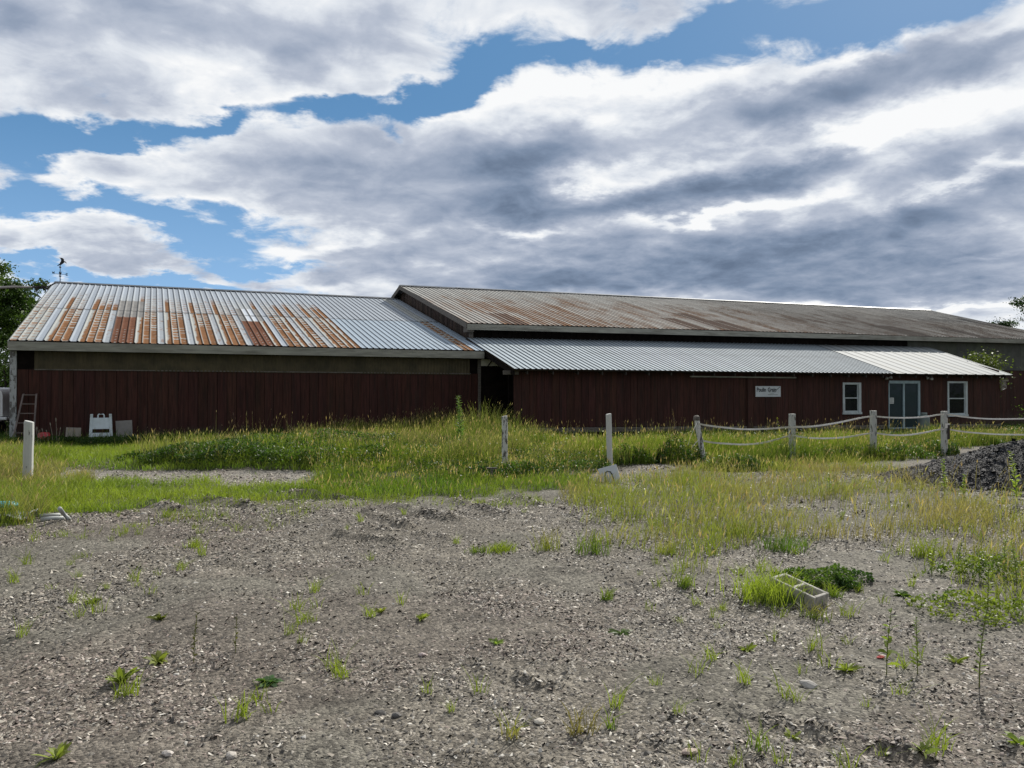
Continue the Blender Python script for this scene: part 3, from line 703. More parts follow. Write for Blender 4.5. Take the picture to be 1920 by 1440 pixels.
def rib_roof(name, mat, parent, org, u0, u1, v0, z0, v1, z1, colfn, tilt=0, uref=0, pitch=.2286, ribh=.025, ds=.1, deck=.07, wav=0, grime=.55):  # grime: strength of the rib shadow painted along one flank
    L = math.hypot(v1-v0, z1-z0); nvv, nzz = -(z1-z0)/L, (v1-v0)/L
    nc = int(round((u1-u0)/pitch)); fr = [0, .07, .14, .32, .5, .68, .78, .86, .93]; hh = [1, 1, 0, 0, 0, 0, 0, 0, 1]
    cu = []; ch = []; ci = []; cf = []
    for c in range(nc):
        for f, h in zip(fr, hh):
            cu.append(u0+(c+f)*pitch); ch.append(h); ci.append(c); cf.append(f)
    cu.append(u0+nc*pitch); ch.append(1); ci.append(nc-1); cf.append(1.0)
    cu = np.array(cu); ch = np.array(ch)*ribh; ci = np.array(ci); cf = np.array(cf)
    ns = max(2, int(L/ds)); S = np.linspace(0, 1, ns+1)
    U, SS = np.meshgrid(cu, S); H = np.tile(ch, (ns+1, 1)); CI = np.tile(ci, (ns+1, 1)); CF = np.tile(cf, (ns+1, 1))
    sag = wav*(fbm(U, SS*L, .35, 5, 2)-.5)
    Vv = v0+(v1-v0)*SS+H*nvv; Zz = z0+(z1-z0)*SS+H*nzz+tilt*(U-uref)+sag
    P = np.stack([U-org[0], Vv-org[1], Zz-org[2]], -1).reshape(-1, 3)
    C = colfn(CI.ravel(), CF.ravel(), SS.ravel(), U.ravel(), (SS*L).ravel())
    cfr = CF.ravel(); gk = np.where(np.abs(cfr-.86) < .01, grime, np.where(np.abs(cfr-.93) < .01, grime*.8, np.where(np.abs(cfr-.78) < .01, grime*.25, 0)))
    C = np.array(C); C[:, :3] *= (1-gk)[:, None]      # rib shadow painted into the colour along one flank of every rib
    k = len(cu); id_ = np.arange((ns+1)*k).reshape(ns+1, k)
    q = np.stack([id_[:-1, :-1], id_[:-1, 1:], id_[1:, 1:], id_[1:, :-1]], -1).reshape(-1, 4)
    # underside deck
    b = len(P); ue = cu[-1]; dk = []
    for uu in (u0, ue):
        for vv, zz in ((v0, z0), (v1, z1)):
            for d in (.006, deck): dk.append((uu-org[0], vv-nvv*d-org[1], zz-nzz*d+tilt*(uu-uref)-org[2]))
    P = np.concatenate([P, np.array(dk)]); C = np.concatenate([C, np.tile([(.05, .04, .035, 1)], (8, 1))])
    i = lambda a, c_, d: b+a*4+c_*2+d
    dq = [(i(0,0,1), i(0,1,1), i(1,1,1), i(1,0,1)), (i(0,0,0), i(0,0,1), i(1,0,1), i(1,0,0)), (i(0,1,0), i(1,1,0), i(1,1,1), i(0,1,1)),
          (i(0,0,0), i(0,1,0), i(0,1,1), i(0,0,1)), (i(1,0,0), i(1,0,1), i(1,1,1), i(1,1,0))]
    q = np.concatenate([q, np.array(dq)])
    return np_mesh(name, P, q, None, C, mat, parent)
RUST = np.array([.235, .118, .058]); RUST2 = np.array([.15, .068, .042]); GALV = np.array([.345, .39, .445]); CREAM = np.array([.36, .365, .33])

# ------------------------------------------------------------------ low barn on the left
LU0, LU1, LV, LZ = -4.0, 11.48, 28.38, 3.15
RV, RZ = 40.5, 6.39
LW = 28.75
lower = 'lllCSDDCSDDcBBBSDDcSDDcSDDcSDDcBBBSCDDScSDcSDSSNNNNNNNNNNNNNNNNNDDNN'
cellv = RNG.uniform(0, 1, (400, 4))
def col_low(ci, cf, s, u, d):
    n = len(ci); kind = np.array(list(lower))[np.minimum(ci, len(lower)-1)]
    r = cellv[ci]
    up = s > .472
    base = np.tile(GALV, (n, 1))*(.9+.2*r[:, :1])
    nn = fbm(u, d, 5, 3, 3); n2 = fbm(u*3, d, 2.5, 8, 3)
    rustv = np.zeros(n); dark = (kind == 'B')
    t = np.clip(s/.472, 0, 1)                              # 0 at eave, 1 at the lap
    nb = fbm(u, d, 1.1, 63, 3); ncell = fbm(ci*3.7, d*.8, 1.0, 67, 3)
    perio = np.abs(((d+r[:, 1]*.12+.22*(nn-.5)+.12*(n2-.5)) % .46)/.46-.5)*2  # 0 mid dash, 1 gap
    cen = np.abs(cf-.5)
    D = (kind == 'D') & ~up
    dens = np.clip(1.27-.62*t+1.4*(ncell-.5)+.8*(nb-.5), 0, 1.7)
    rustv = np.where(D, sstep(.26, .06, perio-dens*.66+.35*(nn-.5))*sstep(.47, .40, cen)*(1-.5*sstep(.06, .0, np.abs(cf-.62))), rustv)
    S_ = (kind == 'S') & ~up
    rustv = np.where(S_, sstep(.28+.25*t, .34+.25*t, cf+.45*(n2-.5)+.25*(ncell-.5))*sstep(1.02-.0*t, .97, t+.1*(nn-.5)), rustv)
    B_ = dark & ~up
    rustv = np.where(B_, sstep(.80, .77, t+.03*(nn-.5))*(1-.8*((t < .38) & (((d*7).astype(int) % 3) == 0) & (cen < .14))), rustv)
    l_ = (kind == 'l') & ~up
    rustv = np.where(l_, sstep(.62, .72, nn*.6+(1-perio)*.5)*sstep(.45, .35, cen)*.9, rustv)
    c_ = (kind == 'c') & ~up
    rustv = np.where(c_, .55*sstep(.62, .7, n2)*(cen < .3), rustv)
    tu = np.clip((s-.472)/.528, 0, 1)
    Su = (np.isin(kind, ['S'])) & up
    rustv = np.where(Su, sstep(.58+.2*(r[:, 2]-.5), .3, tu+.25*(nn-.5))*sstep(.18, .24, cf), rustv)
    Du = (np.isin(kind, ['D', 'l', 'c'])) & up & (u < 6.6)
    rustv = np.where(Du, .75*sstep(.34, .22, perio+tu*.55-.1+.25*(nn-.5))*sstep(.45, .36, cen)*(tu < .62), rustv)
    rb = ((ci >= 8) & (ci <= 11) & up); rustv = np.where(rb, np.maximum(rustv, sstep(.3, .12, tu+.3*(nn-.5))*(cen < .42)*sstep(.4, .5, nn+.2)), rustv)
    # cream halo where the zinc has gone
    halo = np.where(np.isin(kind, ['D', 'l', 'S', 'B']), 1.0, np.where(kind == 'c', .35, 0))*np.where(up, .5*sstep(.75, .2, tu), .8)
    halo = np.where(u > 6.6, np.where(np.isin(ci, [64, 65]), .8, .0), halo)
    base = base*(1-halo[:, None])+CREAM*halo[:, None]*(.9+.2*nn[:, None])
    new = (kind == 'N') & ~up
    base = np.where(new[:, None], np.array([.33, .41, .49])*(.93+.14*r[:, :1]), base)
    patch = (((ci >= 12) & (ci <= 15) & (s > .37) & (s < .66)) | ((ci >= 31) & (ci <= 34) & (s > .38) & (s < .60)))
    base = np.where(patch[:, None], np.array([.20, .195, .185])*(.75+.6*n2[:, None]), base); rustv = np.where(patch, 0, rustv)
    base = np.where((patch & (ci >= 32) & (ci <= 33) & (cf > .1) & (cf < .9))[:, None], np.array([.55, .6, .66]), base)
    rcol = np.where(dark[:, None], RUST2, RUST)*(.75+.55*nn[:, None])*(.9+.2*r[:, 3:4])
    lap = np.abs(s-.472-.008*(cellv[ci//3][:, 0]-.5)) < .0085
    c = base*(1-rustv[:, None])+rcol*rustv[:, None]
    c[lap] *= .42
    rib = (cf < .1) | (cf > .9); c[rib] = c[rib]*.9+.1*CREAM
    return np.concatenate([c, rustv[:, None]], 1)
x_, y_ = uv(LU0, LW)
barn = empty('barn', (x_, y_, 0), A, 'low dark red barn on the left with a rust striped ribbed metal roof', 'barn')
ORG = (LU0, LW, 0)
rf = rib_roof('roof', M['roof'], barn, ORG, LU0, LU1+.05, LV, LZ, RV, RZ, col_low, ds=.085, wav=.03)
rf['label'] = 'front roof slope with orange rust stripes and two patched spots'
plain = lambda base: (lambda ci, cf, s, u, d: np.concatenate([np.tile(base, (len(ci), 1))*(.85+.3*cellv[ci][:, :1]), np.zeros((len(ci), 1))], 1))
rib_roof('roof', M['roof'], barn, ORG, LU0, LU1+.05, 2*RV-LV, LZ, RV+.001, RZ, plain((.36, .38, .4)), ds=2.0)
mb = MB(); 
for s_ in (-1, 1): mb.hexa([(LU0-.02, RV, RZ+.02), (LU1, RV, RZ+.02), (LU1, RV+s_*.2, RZ-.03), (LU0-.02, RV+s_*.2, RZ-.03), (LU0-.02, RV, RZ+.055), (LU1, RV, RZ+.055), (LU1, RV+s_*.2, RZ-.005), (LU0-.02, RV+s_*.2, RZ-.005)])
mb.build('ridge_cap', M['ridge'], barn, ORG)
mb = MB().box((LU0-.03, LV-.02, LZ-.30), (LU1, LV+.03, LZ-.035)); mb.build('fascia', M['fascia'], barn, ORG, bevel=.004)
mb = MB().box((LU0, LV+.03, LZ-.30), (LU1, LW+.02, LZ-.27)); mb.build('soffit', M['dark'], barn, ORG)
mb = MB(); siding(mb, LU0+.16, LU1-.02, 'u', LW, lambda t: -.05, lambda t: 2.28, seed=3, amp=.12)
mb.build('siding', M['siding'], barn, ORG)
# corrugated upper band in lapped sheets
u = LU0+.62; P = []; Q = []; C = []
us = np.arange(LU0+.62, LU1-.44, .03); 
for k_, uu in enumerate(us):
    sh_ = int((uu-us[0])/3.4); off = .012*(sh_ % 2); g_ = .85+.3*cellv[sh_+50][0]
    vv = LW-.036-off+.016*math.sin(2*math.pi*(uu-us[0])/.12)
    P += [(uu-LU0, vv-LW, 2.26-.006*sh_ % 2), (uu-LU0, vv-LW, LZ-.28)]; C += [(g_, g_, g_)]*2
Q = [(2*i, 2*i+2, 2*i+3, 2*i+1) for i in range(len(us)-1)]
np_mesh('corrugated_band', P, Q, None, C, M['band'], barn)
mb = MB().box((LU0+.62, LW-.05, 2.262), (LU1-.42, LW-.002, 2.30)); mb.build('band_trim', M['timber'], barn, ORG)
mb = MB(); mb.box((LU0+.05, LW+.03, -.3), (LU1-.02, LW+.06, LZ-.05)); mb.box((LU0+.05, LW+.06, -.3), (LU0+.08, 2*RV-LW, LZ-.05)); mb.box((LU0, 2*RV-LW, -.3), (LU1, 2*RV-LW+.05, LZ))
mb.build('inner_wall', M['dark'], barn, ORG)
mb = MB(); sl = (RZ-LZ)/(RV-LV)
siding(mb, LW, 2*RV-LW, 'v', LU0+.05, lambda t: -.05, lambda t: RZ-.1-abs(t-RV)*sl, seed=5)
mb.build('gable_wall', M['siding'], barn, ORG)
mb = MB().box((LU0-.03, LW-.05, -.1), (LU0+.15, LW+.1, LZ-.31)); mb.build('corner_post', M['corner_post'], barn, ORG, bevel=.01)
mb = MB().box((LU1-.12, LW-.05, -.1), (LU1, LW+.08, LZ-.31)); mb.build('end_post', M['timber'], barn, ORG, bevel=.01)
mb = MB(); 
for s_ in (-1, 1):
    v_e = RV+s_*(RV-LV); mb.hexa([(LU0-.05, v_e, LZ-.22), (LU0-.015, v_e, LZ-.22), (LU0-.015, RV, RZ-.2), (LU0-.05, RV, RZ-.2), (LU0-.05, v_e, LZ-.02), (LU0-.015, v_e, LZ-.02), (LU0-.015, RV, RZ+.0), (LU0-.05, RV, RZ+.0)])
mb.build('barge_board', M['fascia'], barn, ORG)

# ------------------------------------------------------------------ long barn on the right
BU0, BU1, BV, BZ = 11.4, 49.7, 30.05, 4.33
BRV, BRZ, TILT = 39.6, 6.96, .0080
BW = 30.45
def col_long(ci, cf, s, u, d):
    n = len(ci); r = cellv[ci % 400]; r4 = cellv[(ci//4) % 400]
    nn = fbm(u, d, 1.6, 23, 4); n2 = fbm(u*2.2, d, .9, 29, 3); nf = fbm(u*3, d, 6, 33, 2)
    base = np.tile(np.array([.35, .35, .33]), (n, 1))*(.88+.2*r[:, :1])
    far_ = sstep(22, 36, u)
    t = 1-s
    amt = sstep(.12, .55, t+.5*(nn-.5)+.25*(r4[:, 0]-.5))*(.35+.65*sstep(.35, .65, n2))
    amt *= .45+.75*r[:, 1]
    amt = np.clip(amt, 0, 1)*np.where(u < 12.6, .45, 1)
    streak = (r4[:, 2] > .80) & (t > .25+.5*r4[:, 1]); amt = np.where(streak, .85+.15*nf, amt)
    perio = np.abs(((d+r[:, 2]*.4) % .5)/.5-.5)*2
    amt = amt*(1-.45*sstep(.65, .85, perio)*(~streak))
    rc = np.where(streak[:, None], np.array([.14, .075, .05]), np.array([.26, .145, .085]))*(.8+.4*nf[:, None])
    rc = rc*(1-far_[:, None]*.6)+far_[:, None]*.6*np.array([.19, .177, .165])
    base = base*(1-far_[:, None]*.7)+far_[:, None]*.7*np.array([.245, .235, .22])
    c = base*(1-amt[:, None])+rc*amt[:, None]
    blue = sstep(40, 46, u)*sstep(.3, .7, s); c = c*(1-.6*blue[:, None])+.6*blue[:, None]*np.array([.10, .125, .15])
    spot = (nf > .74) & (s > .55) & (s < .8) & (u < 30); c[spot] *= .45
    wr = ((ci % 4) == 1) & ((cf < .1)); c[wr] = np.array([.62, .6, .55])*(1-.6*far_[wr][:, None])
    rib = ((cf < .1) | (cf > .9)) & ~wr; c[rib] = c[rib]*.75+.25*np.array([.33, .32, .29])*(1-.5*far_[rib][:, None])
    return np.concatenate([c, np.clip(amt, 0, 1)[:, None]*.9+.1], 1)
x_, y_ = uv(BU0, BW)
lbarn = empty('barn', (x_, y_, 0), A, 'long higher barn on the right with a streaked brown and grey metal roof', 'barn')
ORG = (BU0, BW, 0)
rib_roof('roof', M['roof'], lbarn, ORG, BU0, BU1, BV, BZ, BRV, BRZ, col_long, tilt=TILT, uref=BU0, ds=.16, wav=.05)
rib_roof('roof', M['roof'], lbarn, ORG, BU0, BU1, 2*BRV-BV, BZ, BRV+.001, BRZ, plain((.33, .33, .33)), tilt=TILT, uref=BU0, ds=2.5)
tz = lambda u_: TILT*(u_-BU0)
mb = MB()
for a_, b_, up_ in ((BU0-.03, 14.4, .0), (14.4, BU1, .02)):
    for s_ in (-1, 1):
        mb.hexa([(a_, BRV, BRZ+.02+tz(a_)), (b_, BRV, BRZ+.02+tz(b_)), (b_, BRV+s_*.2, BRZ-.03+tz(b_)), (a_, BRV+s_*.2, BRZ-.03+tz(a_)),
                 (a_, BRV, BRZ+.055+up_+tz(a_)), (b_, BRV, BRZ+.055+up_+tz(b_)), (b_, BRV+s_*.2, BRZ-.005+up_+tz(b_)), (a_, BRV+s_*.2, BRZ-.005+up_+tz(a_))])
mb.build('ridge_cap', M['ridge'], lbarn, ORG)
def fas(mb, a_, b_, v0, v1, zb_, zt_): mb.hexa([(a_, v0, zb_+tz(a_)), (b_, v0, zb_+tz(b_)), (b_, v1, zb_+tz(b_)), (a_, v1, zb_+tz(a_)), (a_, v0, zt_+tz(a_)), (b_, v0, zt_+tz(b_)), (b_, v1, zt_+tz(b_)), (a_, v1, zt_+tz(a_))])
mb = MB(); fas(mb, BU0+.02, BU1, BV-.02, BV+.03, BZ-.26, BZ-.03); mb.build('fascia', M['fascia'], lbarn, ORG, bevel=.004)
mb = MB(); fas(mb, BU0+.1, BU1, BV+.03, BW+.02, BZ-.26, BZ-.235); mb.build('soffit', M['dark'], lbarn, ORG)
GU = 11.72
mb = MB(); bs = (BRZ-BZ)/(BRV-BV)
siding(mb, BW, 2*BRV-BW, 'v', GU, lambda t: 1.0, lambda t: BRZ-.1-abs(t-BRV)*bs, seed=9, bw=.2, amp=.45)
mb.build('gable_wall', M['siding_old'], lbarn, ORG)
mb = MB()
for s_ in (-1, 1):
    v_e = BRV+s_*(BRV-BV)
    mb.hexa([(BU0-.03, v_e, BZ-.2), (BU0+.02, v_e, BZ-.2), (BU0+.02, BRV, BRZ-.18), (BU0-.03, BRV, BRZ-.18), (BU0-.03, v_e, BZ+.005), (BU0+.02, v_e, BZ+.005), (BU0+.02, BRV, BRZ+.02), (BU0-.03, BRV, BRZ+.02)])
mb.build('barge_board', M['timber'], lbarn, ORG)
mb = MB().box((GU-.08, BW-.14, 3.2), (GU+.06, BW-.0, 4.0)); mb.box((BU0+.02, BV+.03, BZ-.34), (GU, BV+.42, BZ-.05)); mb.build('corner_board', M['timber'], lbarn, ORG)
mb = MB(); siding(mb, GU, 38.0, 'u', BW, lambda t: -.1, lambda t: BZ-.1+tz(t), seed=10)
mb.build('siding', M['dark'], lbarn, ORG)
mb = MB(); siding(mb, 38.0, BU1-.3, 'u', BW, lambda t: -.35, lambda t: 2.78, seed=11, amp=.2); o = mb.build('siding', M['siding'], lbarn, ORG); o['label'] = 'dark red boards at the far right end'
mb = MB(); siding(mb, 36.5, BU1-.3, 'u', BW-.02, lambda t: 2.8, lambda t: BZ-.1+tz(t), seed=12, bw=.76, amp=.08, gap=.003); mb.build('upper_cladding', M['grey_band'], lbarn, ORG)
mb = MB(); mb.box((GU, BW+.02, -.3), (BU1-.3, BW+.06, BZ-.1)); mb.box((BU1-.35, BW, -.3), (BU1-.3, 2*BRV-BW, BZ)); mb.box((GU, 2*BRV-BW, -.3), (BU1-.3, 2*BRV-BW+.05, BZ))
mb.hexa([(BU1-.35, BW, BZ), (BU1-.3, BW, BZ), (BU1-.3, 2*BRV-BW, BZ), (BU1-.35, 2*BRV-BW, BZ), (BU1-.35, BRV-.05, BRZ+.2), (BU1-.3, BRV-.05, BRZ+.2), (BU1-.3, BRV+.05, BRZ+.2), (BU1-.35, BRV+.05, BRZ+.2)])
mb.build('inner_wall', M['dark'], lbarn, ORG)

# ------------------------------------------------------------------ lean-to shed along the long barn
SU0, SU1, SV, SZ = 11.5, 38.15, 25.72, 2.40
SW = 26.15
STV, STZ = BW-.03, 3.77
def col_shed(ci, cf, s, u, d):
    n = len(ci); r = cellv[(ci+90) % 400]; nn = fbm(u, d, 1.2, 51, 3)
    c = np.tile(np.array([.40, .47, .52]), (n, 1))*(.94+.1*r[:, :1])*(.95+.1*nn[:, None])
    sheet = cellv[(ci//4+150) % 400]; c = c*(.95+.09*sheet[:, :1])
    lap = np.abs(s-.52) < .012; c[lap] *= .85
    jl = ((ci % 4) == 0) & (cf < .15); c[jl] *= .72
    return np.concatenate([c, np.zeros((n, 1))], 1)
def col_shed2(ci, cf, s, u, d):
    n = len(ci); nn = fbm(u*2, d, 1.5, 53, 3); r = cellv[(ci+210) % 400]
    c = np.tile(np.array([.27, .30, .315]), (n, 1))*(.92+.12*nn[:, None])*(.95+.1*r[:, :1])
    c = c*(1-.12*sstep(.45, .7, nn)[:, None]*np.array([.2, .5, 1.0]))
    return np.concatenate([c, np.zeros((n, 1))], 1)
x_, y_ = uv(SU0, SW)
shed = empty('lean_to_shed', (x_, y_, 0), A, 'low dark red lean-to shed with a bright ribbed metal roof and glass door', 'shed')
ORG = (SU0, SW, 0)
stz = lambda u_: .0085*(u_-SU0)
def shed_roof(name, mat, a_, b_, fn, **kw):
    # top edge follows the slightly rising wall of the long barn, eave stays level
    o = rib_roof(name, mat, shed, ORG, a_, b_, SV, SZ, STV, STZ, fn, **kw)
    me = o.data; co_ = np.empty(len(me.vertices)*3, np.float32); me.vertices.foreach_get('co', co_); co_ = co_.reshape(-1, 3)
    fr_ = (co_[:, 1]+ORG[1]-SV)/(STV-SV); co_[:, 2] += fr_*stz(co_[:, 0]+ORG[0]); me.vertices.foreach_set('co', co_.ravel()); me.update(); return o
shed_roof('roof', M['roof_new'], SU0, 30.1, col_shed, ds=.25, ribh=.026, wav=.02, grime=.72)  # grime sets the painted rib shadow
o = shed_roof('roof', M['roof_new'], 30.09, SU1, col_shed2, pitch=.66, ribh=.02, ds=1.2, wav=0, grime=.45); o['label'] = 'flatter whitish galvanised sheets above the glass door'  # grime sets the painted rib shadow
W1 = (27.4, 28.44, .66, 1.97); W2 = (33.97, 35.3, .48, 2.06); DR = (30.16, 32.1, -.06, 2.06); SD = (22.15, 24.7)
zbt = lambda t: .32-.0105*(t-SU0)
mb = MB(); siding(mb, SU0+.2, SU1-.5, 'u', SW, zbt, lambda t: SZ+.08, holes=[W1, W2, DR], seed=21, amp=.16)
# broken lower corner by the passage
mb.build('siding', M['siding'], shed, ORG)
mb = MB(); siding(mb, SW, BW, 'v', SU1-.5, lambda t: 0, lambda t: SZ+.1+(t-SV)*.28, seed=22)
mb.build('end_wall', M['siding'], shed, ORG)
mb = MB(); siding(mb, SD[0], SD[1], 'u', SW-.045, lambda t: .05, lambda t: 2.14, seed=23, amp=.18); mb.box((SD[0]-.02, SW-.05, .03), (SD[0]+.06, SW-.02, 2.14))
bd = mb.build('barn_door', M['siding'], shed, ORG); bd['label'] = 'sliding board door carrying the white sign'
mb = MB().hexa([(19.3, SW-.1, 2.165), (24.7, SW-.1, 2.155), (24.7, SW-.03, 2.155), (19.3, SW-.03, 2.165), (19.3, SW-.1, 2.215), (24.7, SW-.1, 2.205), (24.7, SW-.03, 2.205), (19.3, SW-.03, 2.215)])
mb.build('door_track', M['fascia'], shed, ORG)
mb = MB()
for a_, b_ in ((SU0+.3, 22.1), (22.2, 29.9), (32.4, SU1-.5)):
    mb.hexa([(a_, SW-.07, zbt(a_)-.20), (b_, SW-.07, zbt(b_)-.20), (b_, SW+.05, zbt(b_)-.20), (a_, SW+.05, zbt(a_)-.20), (a_, SW-.07, zbt(a_)-.02), (b_, SW-.07, zbt(b_)-.02), (b_, SW+.05, zbt(b_)-.02), (a_, SW+.05, zbt(a_)-.02)])
mb.build('sill_beam', M['timber'], shed, ORG, bevel=.01)
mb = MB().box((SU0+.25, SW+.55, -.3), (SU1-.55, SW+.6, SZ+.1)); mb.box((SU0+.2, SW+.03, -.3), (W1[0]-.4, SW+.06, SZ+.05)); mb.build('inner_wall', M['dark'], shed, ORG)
u = SU0+.55; k = 0
while u < SU1-.2:
    mb = MB(); dz = .29
    mb.hexa([(u, SV+.04, SZ-.19), (u+.045, SV+.04, SZ-.19), (u+.045, SW, SZ-.19+.43*dz), (u, SW, SZ-.19+.43*dz), (u, SV+.04, SZ-.075), (u+.045, SV+.04, SZ-.075), (u+.045, SW, SZ-.075+.43*dz), (u, SW, SZ-.075+.43*dz)])
    mb.build('rafter', M['dark_rafter'], shed, ORG); u += 1.02
mb = MB(); mb.hexa([(SU0+.02, SV+.05, SZ-.24), (SU0+.08, SV+.05, SZ-.24), (SU0+.08, BW, STZ-.24), (SU0+.02, BW, STZ-.24), (SU0+.02, SV+.05, SZ-.075), (SU0+.08, SV+.05, SZ-.075), (SU0+.08, BW, STZ-.075), (SU0+.02, BW, STZ-.075)])
mb.build('barge_rafter', M['dark'], shed, ORG)
mb = MB().box((SU0-.25, SW-.14, SZ-.20), (SU0+.35, SW-.08, SZ-.06)); mb.build('header_board', M['timber'], shed, ORG)
# pale daylight panel and brace at the top of the passage
mb = MB().box((LU1+.0, LW-.06, 2.58), (LU1+.75, LW-.04, 2.84)); mb.build('pale_panel', M['clear_panel'], shed, ORG)
mb = MB().tube([(LU1+.22, LW-.08, 2.52), (LU1+.52, LW-.08, 2.9)], .022, 6); mb.build('brace', M['dark'], shed, ORG)
mb = MB().box((LU1, LW+.02, 0), (LU1+2.2, LW+.06, 2.56)); mb.build('passage_door', M['dark'], shed, ORG)

def window(name, H, lab, sash_w=.05, curtain=False):
    u0, u1, z0, z1 = H; cw = .085
    mb = MB(); f0, f1 = SW-.05, SW+.03
    mb.box((u0-.02, f0, z0-.02), (u0+cw, f1, z1+.02)); mb.box((u1-cw*1.5, f0, z0-.02), (u1+.02, f1, z1+.02))
    mb.box((u0+cw, f0, z1-cw*.8), (u1-cw*1.5, f1, z1+.02)); mb.box((u0-.04, f0-.03, z0-.06), (u1+.04, f1, z0+.03))
    w = mb.build(name, M['white_trim'], shed, ORG, bevel=.004); w['label'] = lab
    a, b_ = u0+cw, u1-cw*1.5; zm = (z0+z1)/2
    mb = MB(); g0, g1 = SW-.02, SW+.015
    mb.box((a, g0, zm-.025), (b_, g1, zm+.025)); mb.box((a, g0, z0+.03), (a+sash_w, g1, zm-.025)); mb.box((b_-sash_w, g0, z0+.03), (b_, g1, zm-.025)); mb.box((a+sash_w, g0, z0+.03), (b_-sash_w, g1, z0+.10))
    mb.box((a, g0+.02, zm+.025), (a+sash_w, g1+.02, z1-cw*.8)); mb.box((b_-sash_w, g0+.02, zm+.025), (b_, g1+.02, z1-cw*.8))
    mb.build('sash', M['white_trim'], w, (0, 0, 0)).location = (-ORG[0], -ORG[1], 0)
    MB().box((a+sash_w*.6, SW+.004, z0+.06), (b_-sash_w*.6, SW+.01, z1-cw*.8)).build('pane', M['glass'], w, ORG)
    if curtain: MB().box((a+.02, SW+.07, z0+.06), (a+.48*(b_-a)+.1, SW+.4, z0+.80)).build('stored_box', M['curtain'], w, ORG)
window('window', W1, 'window left of the glass door with a pale box behind it', curtain=True)
window('window', W2, 'taller window right of the glass door')
u0, u1, z0, z1 = DR; fw = .09
mb = MB(); mb.box((u0, SW-.06, z1-.10), (u1+.02, SW+.03, z1+.03)); mb.box((u1-fw*1.2, SW-.06, z0-.02), (u1+.02, SW+.03, z1-.10)); mb.box((u0, SW-.06, z0-.05), (u1-fw*1.2, SW+.03, z0+.035)); mb.box((u0-.02, SW-.04, z0), (u0+.035, SW+.03, z1-.1))
gd = mb.build('glass_door', M['blue_trim'], shed, ORG, bevel=.004)
um = u0+.93
mb = MB(); mb.box((um-.05, SW-.05, z0+.035), (um+.05, SW+.0, z1-.1)); mb.build('door_stile', M['blue_trim'], gd, ORG)
MB().box((u0+.04, SW-.005, z0+.035), (um-.05, SW+.003, z1-.10)).build('pane', M['door_glass'], gd, ORG)
MB().box((um+.05, SW-.015, z0+.035), (u1-fw*1.2, SW-.007, z1-.10)).build('pane', M['door_glass'], gd, ORG)
MB().box((u0-.1, SW-.75, z0-.25), (u1+.1, SW-.02, z0-.07)).build('door_step', M['timber'], shed, ORG)

# ------------------------------------------------------------------ things on the shed front
def place(name, u_, v_, z_, label, cat, group=None, rz=0): 
    x, y = uv(u_, v_); return empty(name, (x, y, z_), A+rz, label, cat, group)
sg = place('sign', 23.2, SW-.075, 1.38, 'white sign with dark lettering and a wheat ear on the sliding door', 'sign')
MB().box((-.66, -.012, 0), (.66, .012, .44)).build('panel', M['sign_white'], sg, bevel=.003)
def text_mesh(name, s, size, x, z, mat, parent, bold=.0, y=-.016, shear=0, xs=1.0):
    cu = bpy.data.curves.new(name, 'FONT'); cu.body = s; cu.size = size; cu.offset = bold; cu.extrude = .0015; cu.shear = shear
    to = bpy.data.objects.new(name, cu); COL.objects.link(to)
    dg = bpy.context.evaluated_depsgraph_get(); me = bpy.data.meshes.new_from_object(to.evaluated_get(dg))
    bpy.data.objects.remove(to); me.materials.clear(); me.materials.append(mat)
    o = bpy.data.objects.new(name, me); COL.objects.link(o); o.parent = parent
    o.rotation_euler = (R(90), 0, 0); o.location = (x, y, z); o.scale = (xs, 1, 1); return o
text_mesh('lettering', 'Poulin', .235, -.61, .215, M['ink'], sg, .006, xs=.84)
text_mesh('lettering', 'Grain', .235, -.03, .215, M['ink'], sg, .006, xs=.84)
mb = MB()
for i in range(7):                                      # wheat ear, leaning right
    t = i/6; cx, cz = .40+.19*t, .25+.13*t
    for s_ in (-1, 1):
        mb.extrude([(cx, cz), (cx+.01+s_*.016, cz+.02-s_*.012), (cx+.045, cz+.04), (cx+.02-s_*.0, cz+.012)], .003, Matrix.Translation((0, -.0165, 0)))
mb.tube([(.40, -.015, .25), (.37, -.015, .19), (.30, -.015, .155), (.2, -.015, .15)], .006, 5)
mb.build('wheat_ear', M['ink_grey'], sg)
MB().tube([(.20, -.015, .152), (.14, -.015, .148), (.08, -.015, .165), (.04, -.015, .18)], .006, 5).build('stalk', M['ink_green'], sg)
mb = MB()
for i in range(16): mb.box((-.02+i*.033, -.0155, .075), (-.02+i*.033+.024, -.0125, .095))
mb.build('small_print', M['ink_grey'], sg)
nt_ = place('notice', DR[0]+.16, SW-.035, 1.05, 'white printed notice taped on the left pane of the glass door', 'notice')
MB().box((-.14, -.003, 0), (.14, .003, .27)).build('sheet', M['paper'], nt_)
mb = MB()
for i in range(4): mb.box((-.11, -.006, .05+.055*i), (.11-.03*(i % 2), -.0035, .068+.055*i))
mb.build('print_lines', M['ink_grey'], nt_)
